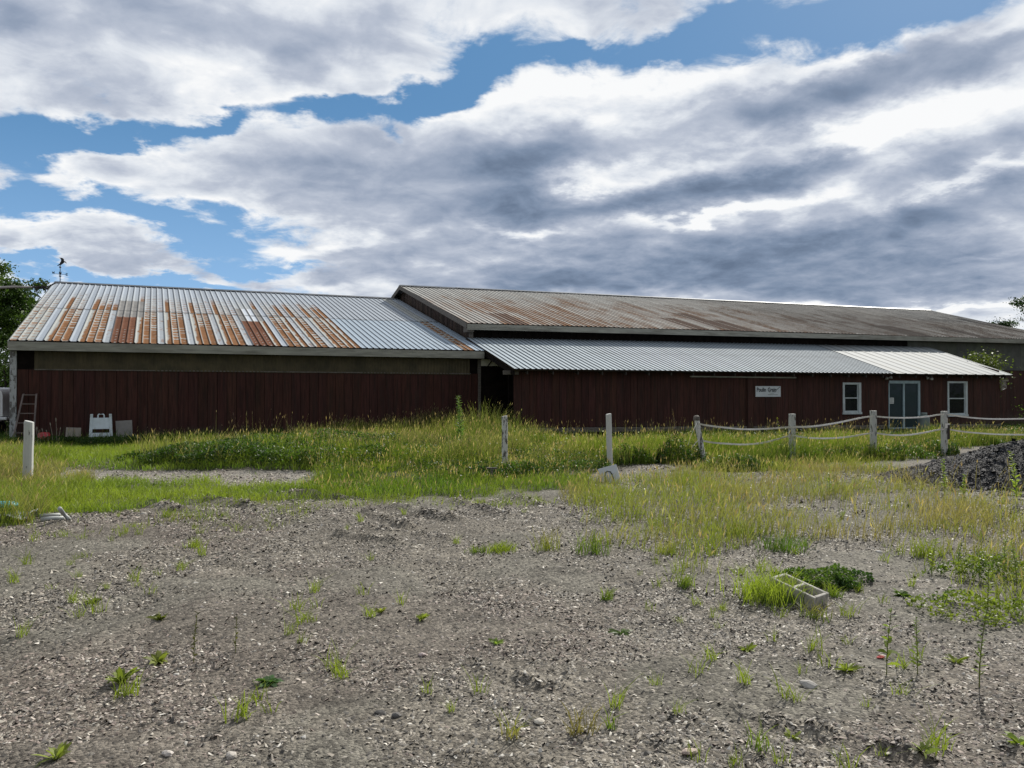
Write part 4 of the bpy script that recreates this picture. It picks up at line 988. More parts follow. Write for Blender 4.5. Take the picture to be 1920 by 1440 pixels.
def floodlight(u_, z_, lab, s_):
    f = place('floodlight', u_, SW-.03, z_, lab, 'lamp', 'floodlights under the shed eave')
    MB().lathe([(.05, 0), (.05, .03), (.03, .04)], 12, M=Matrix.Rotation(R(90), 4, 'X')).build('base', M['lamp'], f, smooth=False)
    for dx, dz, k in ((-.13, -.03, 1), (.13, .02, 1)):
        dx *= s_
        MB().tube([(0, -.03, 0), (dx*.5, -.08, dz*.5), (dx*.8, -.1, dz)], .014, 6).build('arm', M['lamp'], f)
        T = Matrix.Translation((dx, -.12, dz)) @ Matrix.Rotation(R(60 if dx < 0 else 75), 4, 'X') @ Matrix.Rotation(R(25*s_), 4, 'Y')
        MB().lathe([(.025, -.06), (.04, -.03), (.065, .04), (.068, .06), (.05, .062)], 12, M=T).build('lamp_head', M['lamp'], f, smooth=True)
floodlight(30.0, 2.2, 'twin headed floodlight above the left edge of the glass door', 1)
floodlight(32.6, 2.2, 'twin headed floodlight just right of the glass door', -1)
bf = place('floodlight', LU0+.42, LW-.02, 2.98, 'single round lamp under the low barn eave beside the corner post', 'lamp')
MB().tube([(0, .2, .06), (0, -.05, .06), (0, -.1, .02)], .016, 6).build('arm', M['lamp'], bf)
MB().lathe([(.03, .06), (.06, .02), (.085, -.06), (.08, -.07)], 12, c=(0, -.12, 0)).build('lamp_head', M['lamp'], bf, smooth=True)
rb = place('hanging_bracket', SU1-.5, SW-.02, 1.55, 'old bracket with loose wires at the right corner of the shed', 'bracket')
mb = MB().box((0, -.1, .55), (.5, -.04, .63)); mb.box((0, -.09, .35), (.28, -.05, .40)); mb.box((0, -.09, .1), (.05, -.04, .6)); mb.build('arm', M['pale_timber'], rb)
mb = MB()
for i in range(5): mb.tube([(.05+.06*i, -.1, .55), (.1+.05*i, -.13, .42-.05*i), (.03+.05*i, -.1, .3-.03*i), (.08, -.09, .12)], .008, 5)
mb.build('wires', M['lamp'], rb)
tk = place('gas_tank', 30.75, SW-1.35, -.2, 'upright grey green gas tank in weeds in front of the glass door', 'tank')
MB().lathe([(.20, 0), (.205, .03), (.19, .05), (.22, .09), (.23, .14), (.23, .62), (.215, .70), (.16, .76), (.08, .785), (.05, .79)], 24).build('body', M['tank'], tk, smooth=True)
mb = MB().lathe([(.12, .76), (.125, .80), (.125, .88), (.115, .88), (.112, .80), (.11, .77)], 20); mb.build('collar', M['tank'], tk, smooth=True)
MB().lathe([(.022, .78), (.022, .84), (.045, .845), (.045, .865), (.01, .87)], 10).build('valve', M['steel'], tk)

# ------------------------------------------------------------------ weathervane and cable pole on the low barn
wv_ = place('weathervane', -3.80, RV, RZ+.05, 'black bird weathervane on the ridge of the low barn', 'weathervane', rz=-A)
MB().tube([(0, 0, -.1), (0, 0, .86)], [.018, .014], 8).build('rod', M['iron'], wv_)
for zb_ in (.215, .61): MB().lathe([(.005, zb_), (.045, zb_+.02), (.052, zb_+.037), (.045, zb_+.055), (.005, zb_+.075)], 10).build('ball', M['iron'], wv_)
arms = MB(); rot = R(28)
for k in range(4):
    t = rot+k*math.pi/2; arms.tube([(0, 0, .34), (math.cos(t)*.24, math.sin(t)*.24, .34)], .009, 6)
arms.build('cross_arm', M['iron'], wv_)
LET = {'N': [(-.04, -.05, -.04, .05), (-.04, .05, .04, -.05), (.04, -.05, .04, .05)], 'E': [(-.035, -.05, -.035, .05), (-.035, .05, .04, .05), (-.035, 0, .03, 0), (-.035, -.05, .04, -.05)],
       'S': [(.04, .045, -.03, .05), (-.035, .05, -.035, .005), (-.035, .005, .035, -.005), (.035, -.005, .035, -.05), (.035, -.05, -.04, -.045)], 'W': [(-.05, .05, -.025, -.05), (-.025, -.05, 0, .03), (0, .03, .025, -.05), (.025, -.05, .05, .05)]}
for k, ch_ in enumerate('ENWS'):
    t = rot+k*math.pi/2; cx, cy = math.cos(t)*.26, math.sin(t)*.26; zc = .34+(.0 if k != 1 else .09) + .05*(k == 2)
    mb = MB()
    for a_, b_, c_, d_ in LET[ch_]: mb.tube([(cx+a_, cy, zc+b_), (cx+c_, cy, zc+d_)], .012, 5)
    mb.build('letter', M['iron'], wv_)
bird = [(-.11, .70), (-.05, .735), (.0, .73), (.05, .76), (.11, .80), (.16, .845), (.20, .865), (.245, .84), (.275, .80), (.265, .86), (.235, .895), (.19, .905), (.165, .93), (.165, .99), (.13, 1.04), (.06, 1.06), (-.03, 1.065), (-.055, 1.085), (.02, 1.02), (.045, .96), (.03, .89), (.0, .83), (-.03, .785), (-.09, .75), (-.12, .72)]
MB().extrude(bird, .03, Matrix.Translation((0, -.015, 0))).build('bird', M['iron'], wv_)
cp = place('service_pole', LU0-.02, 39.6, 6.05, 'pale pole with drooping dark cables beside the low barn gable', 'pole')
tip = Matrix.Rotation(-A, 4, 'Z')
def tl(x, y, z): return tuple(tip @ Vector((x, y, z)))
MB().tube([tl(-4.2, .1, -.08), tl(-1.7, .05, .05), tl(-.7, .02, .03)], [.05, .055, .035], 8).build('pole', M['grey_pole'], cp, smooth=True)
mb = MB()
rg = random.Random(5)
for i in range(14):
    x0 = -.75+.045*i; mb.tube([tl(x0-.1, 0, .02+rg.uniform(-.06, .06)), tl(x0, rg.uniform(-.05, .05), rg.uniform(-.08, .09)), tl(x0+.12, 0, .08*i/14+rg.uniform(-.05, .06))], rg.uniform(.015, .03), 5)
mb.tube([tl(-.1, 0, .08), tl(.06, 0, .17), tl(.16, 0, .2)], [.035, .03, .02], 6)
mb.build('cable_head', M['dark_cable'], cp)
MB().tube([tl(-.7, 0, -.02), tl(-.62, 0, -.28), tl(-.48, 0, -.42), tl(-.3, 0, -.5), tl(-.1, 0, -.55)], .02, 6).build('cable', M['dark_cable'], cp)
MB().tube([tl(-.3, 0, 0), tl(-.26, 0, -.2), tl(-.3, 0, -.38), tl(-.22, 0, -.55)], .016, 6).build('cable', M['dark_cable'], cp)

# ------------------------------------------------------------------ things leaning along the low barn
def leaner(name, pxl, pxr, pyt, pyb, v_, label, cat):
    x0, y0, _ = pv(pxl, 800, v_); x1, y1, _ = pv(pxr, 800, v_); xc, yc = (x0+x1)/2, (y0+y1)/2
    w = math.hypot(x1-x0, y1-y0); zt = CAMZ-(pyt-HOR)/F*yc; zb = CAMZ-(pyb-HOR)/F*yc
    e = empty(name, (xc, yc, zb), A, label, cat); return e, w, zt-zb
e, w, h = leaner('board', 121, 149.5, 802, 842, 28.15, 'tan panel with a centre seam leaning between red tub and white sandwich board', 'board')
Ml = Matrix.Rotation(R(-14), 4, 'X') @ Matrix.Rotation(R(3), 4, 'Y')
MB().box((-w/2, 0, 0), (-.004, .03, h/.97), Ml).box((.004, 0, 0), (w/2, .03, h/.97), Ml).build('panel', M['board_tan'], e, bevel=.004)
e, w, h = leaner('board', 219, 250, 789, 832, 28.2, 'plain grey panel leaning right of the white sandwich board', 'board')
Ml = Matrix.Rotation(R(-12), 4, 'X') @ Matrix.Rotation(R(-3), 4, 'Y')
MB().box((-w/2, 0, 0), (w/2, .03, h/.97), Ml).build('panel', M['board_grey'], e, bevel=.004)
e, w, h = leaner('sandwich_board', 166, 213, 776, 846, 27.9, 'white plastic sandwich board stand with carrying handle against the dark wall', 'sign stand')
def a_frame(Mx, back=False):
    mb = MB(); W = w/2; Wt = W*.86
    def bx(x0, x1, z0, z1, y0=0, y1=.035):
        def wx(x, z): return x*(1+(Wt/W-1)*z/h)
        mb.hexa([tuple(Mx @ Vector(p)) for p in [(wx(x0, z0), y0, z0), (wx(x1, z0), y0, z0), (wx(x1, z0), y1, z0), (wx(x0, z0), y1, z0), (wx(x0, z1), y0, z1), (wx(x1, z1), y0, z1), (wx(x1, z1), y1, z1), (wx(x0, z1), y1, z1)]])
    lw = W*.26
    bx(-W, -W+lw, 0, h, -.008, .045); bx(W-lw, W, 0, h, -.008, .045)
    bx(-W+lw, W-lw, h*.60, h*.90)
    if not back: bx(-W+lw, W-lw, h*.26, h*.50)
    return mb
fr = a_frame(Matrix.Translation((0, -.12, 0)) @ Matrix.Rotation(R(-7), 4, 'X')).build('front_panel', M['plastic_white'], e, bevel=.006)
a_frame(Matrix.Translation((0, .14, 0)) @ Matrix.Rotation(R(7), 4, 'X'), True).build('back_panel', M['plastic_white'], e, bevel=.006)
T = Matrix.Translation((0, -.12, 0)) @ Matrix.Rotation(R(-7), 4, 'X')
MB().tube([tuple(T @ Vector(p)) for p in [(-.085, .015, h*.88), (-.085, .015, h*.97), (-.06, .015, h*1.0), (.06, .015, h*1.0), (.085, .015, h*.97), (.085, .015, h*.88)]], .02, 8).build('handle', M['plastic_white'], e)
tx, ty, _ = pv(83, 800, 27.8)
tub = empty('tub', (tx, ty, .16), A+.3, 'red plastic tub lying upside down on a brick by the ladder', 'tub')
MB().lathe([(.19, 0), (.195, .02), (.175, .03), (.165, .16), (.14, .20), (.06, .215)], 18).build('body', M['red'], tub, smooth=True)
MB().lathe([(.185, -.005), (.205, .0), (.205, .022), (.185, .024)], 18).build('rim', M['red'], tub)
br = empty('brick', (tx-.1, ty+.02, -.02), A-.15, 'brown brick under the red tub', 'brick')
MB().box((-.22, -.14, 0), (.22, .14, .17)).build('body', M['brick'], br, bevel=.012)
# step ladder
lx, ly, _ = pv(47, 800, 27.85)
lad = empty('ladder', (lx, ly, 0), A, 'weathered wooden ladder leaning on the low barn beside the corner post', 'ladder')
def lp(px, py, v_):
    x, y, z = pv(px, py, v_); dx, dy = x-lx, y-ly; return (dx*CA+dy*SA, -dx*SA+dy*CA, z)
TL, TR, BL, BR = lp(43.5, 739, 28.55), lp(68, 739, 28.55), lp(21, 840, 27.7), lp(62, 840, 27.7)
for a_, b_ in ((BL, TL), (BR, TR)):
    mb = MB(); a_ = Vector(a_); b_ = Vector(b_); o_ = Vector((.022, 0, 0)); d_ = Vector((0, .10, .02))
    mb.hexa([tuple(p) for p in (a_-o_, a_+o_, a_+o_+d_, a_-o_+d_, b_-o_, b_+o_, b_+o_+d_, b_-o_+d_)]); mb.build('rail', M['ladder'], lad)
for py in (740.5, 758, 776, 794, 812.5, 830.5):
    t = (840-py)/101; a_ = Vector(BL).lerp(Vector(TL), t); b_ = Vector(BR).lerp(Vector(TR), t)
    MB().hexa([tuple(a_+Vector(p)) for p in ((0, -.01, -.012),)]+[tuple(b_+Vector((0, -.01, -.012))), tuple(b_+Vector((0, .09, -.012))), tuple(a_+Vector((0, .09, -.012))), tuple(a_+Vector((0, -.01, .014))), tuple(b_+Vector((0, -.01, .014))), tuple(b_+Vector((0, .09, .014))), tuple(a_+Vector((0, .09, .014)))]).build('rung', M['ladder'], lad)
# white trailer beyond the corner
hx, hy = -16.72, 26.4
tr = empty('trailer', (hx, hy, 0), 0, 'white rounded trailer partly seen at the left edge behind the barn corner', 'trailer')
prof = []
for cx, cz, a0 in ((-.28, 1.45, 0), (-2.8, 1.45, 90)):
    for k in range(7): t = R(a0+15*k); prof.append((cx+.28*math.cos(t), cz+.28*math.sin(t)))
prof += [(-3.08, .78), (0, .78)]
MB().extrude(prof, 1.9).build('body', M['trailer'], tr)
MB().box((-.14, -.012, .80), (-.10, -.002, 1.5)).box((-2.9, -.012, 1.15), (-.10, -.002, 1.19)).build('trim', M['steel'], tr)
MB().box((-3.0, .1, .62), (-.1, 1.8, .775)).build('chassis', M['steel'], tr)
for yy in (-.05, 1.75):
    T = Matrix.Translation((-1.4, yy+.1, .33)) @ Matrix.Rotation(R(90), 4, 'X')
    wl = MB().lathe([(.2, -.09), (.31, -.09), (.33, -.05), (.33, .05), (.31, .09), (.2, .09)], 24, M=T).build('wheel', M['rubber'], tr, smooth=False)
    MB().lathe([(.05, -.07), (.2, -.085), (.2, .085), (.05, .07)], 16, M=T).build('rim', M['steel'], wl)
MB().box((-.25, -.05, .66), (.16, .5, .76)).build('step', M['trailer'], tr, bevel=.03)

# ------------------------------------------------------------------ fence posts and tape
def post(px, top, Y, w, mat, label, lean=(0, 0), rz=.2, sq=False):
    x = (px-960)/F*Y; z0 = float(gz([x], [Y])[0]); zt = CAMZ-(top-HOR)/F*Y; h = zt-z0
    e = empty('fence_post', (x, Y, z0), rz, label, 'fence post', 'white fence posts')
    mb = MB(); rg = random.Random(int(px))
    if sq: mb.box((-w/2, -w/2, -.2), (w/2, w/2, h)); mb.v = [(a_+lean[0]*c_/h, b_+lean[1]*c_/h, c_) for a_, b_, c_ in mb.v]
    else:
        zs = [-.2, 0, .25*h, .5*h, .75*h, h-.02, h]
        mb.tube([(lean[0]*z/h+rg.uniform(-.005, .005), lean[1]*z/h, z) for z in zs], [w/2*k for k in (1.04, 1.02, 1, .99, .98, .97, .9)], 12)
    mb.build('shaft', mat, e, smooth=False, bevel=.008 if sq else 0)
    return e, h
post(52.5, 790, 14.1, .165, M['post_thick'], 'thick white round post standing alone in rough grass on the far left', lean=(.02, 0))
post(947, 780, 15.5, .118, M['post_peel'], 'grey white post with badly peeling paint in front of the dark passage', lean=(-.01, 0))
post(1143.5, 776, 16.4, .12, M['post_white'], 'white post right behind the tilted letter marker', lean=(-.03, 0))
e, h = post(1320, 783, 17.3, .115, M['post_peel'], 'leaning post where the white fence tape begins', lean=(-.15, .05))
MB().lathe([(.07, 0), (.075, .03), (.06, .09), (.02, .11)], 10, c=(-.15, .05, h-.06)).build('insulator', M['timber'], e)
e, h = post(1485, 776, 18.4, .118, M['post_mid'], 'square topped white post left of the window with tape on both sides', sq=True)
e, h = post(1637, 770, 19.4, .118, M['post_mid'], 'white post just left of the glass door', sq=True)
e, h = post(1770, 771, 20.4, .118, M['post_mid'], 'white post with a dark strap in front of the right window', sq=True)
MB().box((.04, -.08, .42), (.10, .0, .78)).build('strap', M['dark_cable'], e)
MB().box((-.03, -.075, .70), (.10, -.066, .82)).build('insulator', M['tape'], e)
FV = 14.21
def tape(pts, name_label, wd=.038):
    W = [Vector(pv(px, py, FV-.075)) for px, py in pts]
    # smooth the polyline
    for _ in range(2):
        Q = [W[0]]
        for a_, b_ in zip(W[:-1], W[1:]): Q += [a_.lerp(b_, .25), a_.lerp(b_, .75)]
        W = Q+[W[-1]]
    mb = MB(); vs = []; rg = random.Random(len(pts)); 
    nrm = Vector((SA, -CA, 0))
    for i, p in enumerate(W):
        tw = .35*math.sin(i*.37+len(pts)); up = Vector((0, 0, math.cos(tw)))+nrm*math.sin(tw); hw = up*wd/2; th = nrm*.0025
        vs += [p-hw-th, p-hw+th, p+hw+th, p+hw-th]
    fs = []
    for i in range(len(W)-1):
        for k in range(4): a_ = i*4+k; b_ = i*4+(k+1) % 4; fs.append((a_, b_, b_+4, a_+4))
    fs += [(3, 2, 1, 0), tuple((len(W)-1)*4+k for k in range(4))]
    mb.add([tuple(v) for v in vs], fs)
    c0 = W[len(W)//2]
    o = mb.build('fence_tape', M['tape'], None, tuple(c0)); o.location = c0
    return tag(o, name_label, 'fence tape', 'white tapes between the fence posts')
tape([(1309, 794), (1320, 797), (1360, 802), (1400, 805.5), (1440, 804), (1484, 800.5), (1520, 800.5), (1570, 793), (1610, 784), (1637, 780), (1665, 783), (1700, 783.5), (1735, 782), (1770, 775.5), (1800, 781), (1840, 785), (1880, 786), (1960, 784), (2080, 776)], 'upper sagging white tape strung along the fence posts')
tape([(1316, 826), (1335, 830), (1365, 832), (1400, 834), (1440, 829), (1484, 815), (1500, 819.5), (1540, 822.5), (1590, 820), (1637, 810.5), (1660, 815), (1695, 816.5), (1730, 812), (1770, 803), (1800, 809), (1840, 812.5), (1880, 815), (1960, 815), (2080, 806)], 'lower sagging white tape strung along the fence posts')
tape([(1307, 793), (1303, 800), (1296, 815), (1290, 834)], 'loose tape end hanging from the top of the leaning post', .03)
tape([(1318, 822), (1312, 824), (1304, 830), (1298, 838)], 'short loose tape end low on the leaning post', .03)

# letter marker in the grass
mx, my = gp(1146, 906); mk = empty('letter_marker', (mx, my, .0), -.12, 'tilted white marker board with a dark letter below the second fence post', 'marker')
T = Matrix.Rotation(R(-16), 4, 'Y') @ Matrix.Rotation(R(-12), 4, 'X')
MB().box((-.16, 0, -.06), (.17, .05, .30), T).build('board', M['sign_white'], mk, bevel=.004)
mb = MB(); pts_ = [(-.065, -.06), (-.065, .06), (-.045, .115), (0, .135), (.045, .115), (.065, .06), (.065, -.06)]
mb.tube([tuple(T @ Vector((a_-.01, -.004, b_+.085))) for a_, b_ in pts_], .011, 6); mb.build('letter', M['ink'], mk)

# ------------------------------------------------------------------ gravel heap
hx_, hy_ = 9.1, 14.2
heap = empty('gravel_heap', (hx_, hy_, 0), 0, 'heap of dark crushed stone at the right edge of the yard', 'gravel heap')
nr, na = 46, 150; P = []; C = []
def heap_h(r, t, x, y):
    rad = 2.0*(1+.10*np.cos(t*2+.6)+.06*np.sin(t*3)); k = np.clip(r/rad, 0, 1)
    e_ = np.where(np.cos(t) < 0, 1+.08*np.abs(np.cos(t))**3, 1)
    k = np.clip(r/(rad*e_), 0, 1)
    hgt = .71*(1-k**1.15)*(1-.12*k)+.05*(1-k)
    return hgt-.04*(k >= .99)+(fbm(x, y, 1.6, 201, 3)-.5)*.16*(1-k)+(fbm(x, y, 7, 203, 2)-.5)*.05
rr = np.linspace(0, 2.75, nr); tt = np.linspace(0, 2*np.pi, na, endpoint=False)
RR, TT_ = np.meshgrid(rr, tt, indexing='ij'); HXX = RR*np.cos(TT_); HYY = RR*np.sin(TT_); HH = heap_h(RR, TT_, HXX+50, HYY+50)-.02
V0 = np.stack([HXX, HYY, HH], -1).reshape(-1, 3)
ii = np.arange(nr*na).reshape(nr, na); jj = np.roll(ii, -1, 1)
q0 = np.stack([ii[:-1], ii[1:], jj[1:], jj[:-1]], -1).reshape(-1, 4)
C0 = np.tile((.022, .024, .028), (len(V0), 1))*RNG.uniform(.7, 1.3, (len(V0), 1))
n = 26000; r_ = np.where(RNG.uniform(0, 1, n) < .95, 2.55, 3.3)*np.sqrt(RNG.uniform(0, 1, n)); t_ = RNG.uniform(0, 2*np.pi, n); x = r_*np.cos(t_); y = r_*np.sin(t_)
z = np.maximum(heap_h(r_, t_, x+50, y+50), gz(x+hx_, y+hy_)+.004); ok = (z > .015) | (RNG.uniform(0, 1, n) < .35); x, y, z = x[ok], y[ok], z[ok]; n = len(x)
sz = .012+.034*RNG.power(.45, n)
C1 = chip_cols(n, [(.03, .032, .038), (.05, .053, .06), (.10, .105, .115), (.22, .22, .22), (.017, .018, .021)], (5, 4, .8, .08, 5))
bk = sstep(-.9, -2.2, x)[:, None]*.6; C1 = C1*(1-bk)+bk*np.array([.12, .10, .085])*RNG.uniform(.5, 1.4, (n, 1))
bigs = RNG.uniform(0, 1, n) < .02; sz[bigs] *= 2.2
V1, q1, t1, C1 = chips(np.stack([x, y, z], 1), sz, RNG.uniform(.25, .5, n), C1, .35)
mh, nth, b = new_mat('dark_crushed_stone'); a = N(nth, 'ShaderNodeAttribute', attribute_name='Col'); nth.links.new(a.outputs['Color'], b.inputs['Base Color']); b.inputs['Roughness'].default_value = .8; b.inputs['Specular IOR Level'].default_value = .2
np_mesh('stones', np.concatenate([V0, V1]), np.concatenate([q0, q1+len(V0)]), t1+len(V0), np.concatenate([C0, C1]), mh, heap)

# ------------------------------------------------------------------ concrete block
bx_, by_ = gp(1496, 1124); blk = empty('concrete_block', (bx_, by_, .0), 0, 'hollow concrete block lying among bright grass in the foreground', 'concrete block')
T = Matrix.Translation((0, .05, -.045)) @ Matrix.Rotation(R(-54), 4, 'Z') @ Matrix.Rotation(R(12), 4, 'Y') @ Matrix.Rotation(R(3), 4, 'X')
L_, W_, H_ = .40, .19, .16
mb = MB(); th = .028
for lo, hi in (((-L_/2, -W_/2, 0), (L_/2, -W_/2+th, H_)), ((-L_/2, W_/2-th, 0), (L_/2, W_/2, H_)), ((-L_/2, -W_/2+th, 0), (-L_/2+th, W_/2-th, H_)), ((L_/2-th, -W_/2+th, 0), (L_/2, W_/2-th, H_)), ((-th/2, -W_/2+th, 0), (th/2, W_/2-th, H_))):
    mb.box(lo, hi, T)
mb.build('body', M['concrete'], blk, bevel=.006)
# pale pipe frame and teal scrap at the left edge
fx, fy = gp(104, 970); pf = empty('pipe_frame', (fx, fy, .03), 0, 'pale bent pipe frame lying in the grass edge on the left', 'pipe frame')
def fp(px, py, z=.04):
    x, y = gp(px, py, z); return (x-fx, y-fy, z-.03)
MB().tube([fp(75, 968), fp(98, 966.5), fp(118, 965)], .028, 8).build('tube', M['pale_pipe'], pf, smooth=True)
MB().tube([fp(78, 974), fp(100, 972), fp(122, 971)], .028, 8).build('tube', M['pale_pipe'], pf, smooth=True)
MB().tube([fp(113, 953, .2), fp(120, 963, .1), fp(131, 973)], .025, 8).build('tube', M['pale_pipe'], pf, smooth=True)
tx, ty = gp(2, 975); te = empty('scrap_bundle', (tx, ty, 0), .2, 'teal plastic lid on pale crumpled sheeting at the left edge', 'scrap')
MB().lathe([(.16, .14), (.17, .16), (.12, .19), (.02, .2)], 14, c=(0, .1, .02)).build('lid', M['teal'], te, smooth=True)
mb = MB(); rg = random.Random(4)
n_ = 9
for i in range(n_):
    for j in range(n_):
        mb.v.append((-.5+i*.11, -.35+j*.07, .03+.09*rg.random())); mb.c.append((1, 1, 1))
for i in range(n_-1):
    for j in range(n_-1): a_ = i*n_+j; mb.f.append((a_, a_+n_, a_+n_+1, a_+1))
o = mb.build('sheeting', M['pale_pipe'], te); so_ = o.modifiers.new('Solid', 'SOLIDIFY'); so_.thickness = .006
# short stake by the peeling post
sx, sy = gp(922, 905); st = empty('stake', (sx, sy, 0), .1, 'short dark stake with a crosspiece left of the peeling post', 'stake')
MB().box((-.02, -.02, -.1), (.02, .02, .26)).box((-.09, -.025, .24), (.09, .025, .27)).build('shaft', M['timber'], st)

# ------------------------------------------------------------------ single plants on the yard
def tuft_mesh(name, n, h, sp, c0, c1, w=(.004, .009), lean=(.2, .9), seed=0):
    x = RNG.normal(0, sp, n); y = RNG.normal(0, sp, n)
    V, q, t, C = blades(x, y, h*RNG.uniform(.45, 1.1, n), RNG.uniform(*w, n), RNG.uniform(*lean, n), c0*RNG.uniform(.7, 1.3, (n, 1)), c1*RNG.uniform(.8, 1.2, (n, 1)), 0, None, np.full(n, -.01))
    o = np_mesh(name, V, q, t, C, M['grass']); return o
def leaf_blade(mb, p, d, L, w, col, droop=.4):
    d = Vector(d).normalized(); s = d.cross(Vector((0, 0, 1))); s = s.normalized() if s.length > .01 else Vector((1, 0, 0)); p = Vector(p)
    s = Matrix.Rotation(random.uniform(-1.1, 1.1), 3, d) @ s
    pts = []
    for t, k in ((0, .15), (.35, 1), (.7, .8), (1, 0)):
        c_ = p+d*L*t+Vector((0, 0, -droop*L*t*t)); pts.append((c_-s*w*k/2, c_+s*w*k/2, c_))
    vs = [pts[0][0], pts[0][1], pts[1][0], pts[1][1], pts[2][0], pts[2][1], pts[3][2]]
    mb.add([tuple(v) for v in vs], [(0, 1, 3, 2), (2, 3, 5, 4), (4, 5, 6)], col)
def weed(name, h, nl, lw, ll, c0, c1, seed, label, cat, group=None, bare=.15):
    rg = random.Random(seed); e = empty(name, (0, 0, 0), 0, label, cat, group)
    bend = (rg.uniform(-.12, .12)*h, rg.uniform(-.08, .08)*h)
    f = lambda t: (bend[0]*t*t, bend[1]*t*t, h*t-.01)
    MB().tube([f(t) for t in (0, .3, .6, .85, 1)], [.003*h/.5+.001, .0025*h/.5+.001, .0025, .002, .001], 5, (.17, .19, .06)).build('stem', M['weed'], e)
    mb = MB()
    for i in range(nl):
        t = bare+(1-bare)*(i+rg.random()*.6)/nl; a_ = i*2.4+rg.uniform(-.4, .4); k = (1-.6*t)
        g_ = rg.uniform(.75, 1.25); fcol = tuple((c0[j]*(1-t)+c1[j]*t)*g_ for j in range(3))
        leaf_blade(mb, f(t), (math.cos(a_), math.sin(a_), rg.uniform(.5, 1.6)), ll*k*rg.uniform(.8, 1.3), lw*k*1.5, fcol, rg.uniform(.1, .6))
    mb.build('leaves', M['weed'], e); return e
def rosette(name, n, L, w, c0, seed, label, cat, group=None, up=(.5, 1.3)):
    rg = random.Random(seed); mb = MB()
    for i in range(n):
        a_ = i*2.4+rg.uniform(-.3, .3); g_ = rg.uniform(.7, 1.3)
        leaf_blade(mb, (0, 0, -.005), (math.cos(a_), math.sin(a_), rg.uniform(*up)), L*rg.uniform(.6, 1.1), w, tuple(c*g_ for c in c0), rg.uniform(.2, .7))
    o = mb.build(name, M['weed'], None); return tag(o, label, cat, group)
def setpx(o, px, py, s=1, rz=0):
    x, y = gp(px, py); o.location = (x, y, float(gz([x], [y])[0])); o.scale = (s, s, s); o.rotation_euler[2] = rz
# grass tufts with a look of their own
for px, py, n, h, sp, ca_, cb_, lab in (
    (1029, 1032, 70, .30, .07, G_YEL*.9, STRAW*.9, 'upright yellow green grass tuft on open gravel left of the bushy one'),
    (1112, 1038, 110, .30, .08, G_MID, G_YEL, 'bushy green grass tuft with a dark base in the middle of the yard'),
    (1246, 1036, 90, .20, .07, G_YEL*1.1, STRAW, 'pale yellow tuft at the lip of the sparse grass'),
    (940, 1034, 200, .12, .075, G_YEL*.9, G_YEL*1.1, 'low spreading bright tuft left of the upright yellow tuft'),
    (895, 1036, 80, .10, .045, G_MID, G_YEL, 'thin low tuft at the left end of the tuft row'),
    (1282, 1102, 60, .16, .03, G_MID*.9, G_YEL, 'narrow green tuft alone on smooth grey silt'),
    (1137, 1122, 45, .14, .03, G_MID, G_YEL, 'small narrow tuft on gravel right of centre'),
    (1440, 1122, 420, .26, .13, G_YEL*1.25, G_YEL*1.35, 'thick bright yellow green grass clump left of the concrete block'),
    (1462, 1126, 120, .12, .10, G_DRK, G_MID*.7, 'dark undergrowth at the foot of the bright clump'),
    (1560, 1118, 70, .12, .03, G_MID, G_YEL, 'few blades just right of the concrete block'),
    (1525, 1152, 70, .14, .05, G_MID*.9, STRAW*.8, 'wispy blades in front of the concrete block'),
    (365, 1022, 60, .13, .06, G_YEL, G_YEL, 'short yellow tuft at the left end of the yard'),
    (1380, 1000, 160, .22, .12, G_MID*.8, G_YEL, 'loose green tuft at the front of the sparse grass'),
    (1465, 1030, 200, .24, .13, G_MID*.8, G_MID*1.3, 'spiky green tuft behind the bright clump'),
    (1730, 1040, 90, .28, .06, G_YEL*1.1, G_YEL, 'arching yellow green tuft before the heap side grass'),
    (240, 1300, 40, .15, .03, G_YEL, G_YEL, 'slim tuft near the left bottom beside a leafy plant'),
    (452, 1345, 26, .16, .025, G_YEL, G_YEL*1.1, 'slim bright sprout low on the left side of the yard'),
    (957, 1385, 24, .16, .03, STRAW*.8, G_YEL, 'thin straw coloured sprout near the bottom centre'),
    (1142, 1365, 14, .17, .02, G_MID, G_YEL, 'two tall thin blades near the bottom centre'),
    (1090, 1375, 40, .16, .05, STRAW*.55, STRAW*.7, 'dry brownish sprout on the dark ridge near bottom centre'),
    (1420, 1405, 22, .17, .025, G_MID, G_YEL, 'thin green sprout near the bottom right')):
    o = tuft_mesh('grass_tuft', n, h, sp, ca_, cb_); tag(o, lab, 'grass tuft', 'single grass tufts on the yard'); setpx(o, px, py)
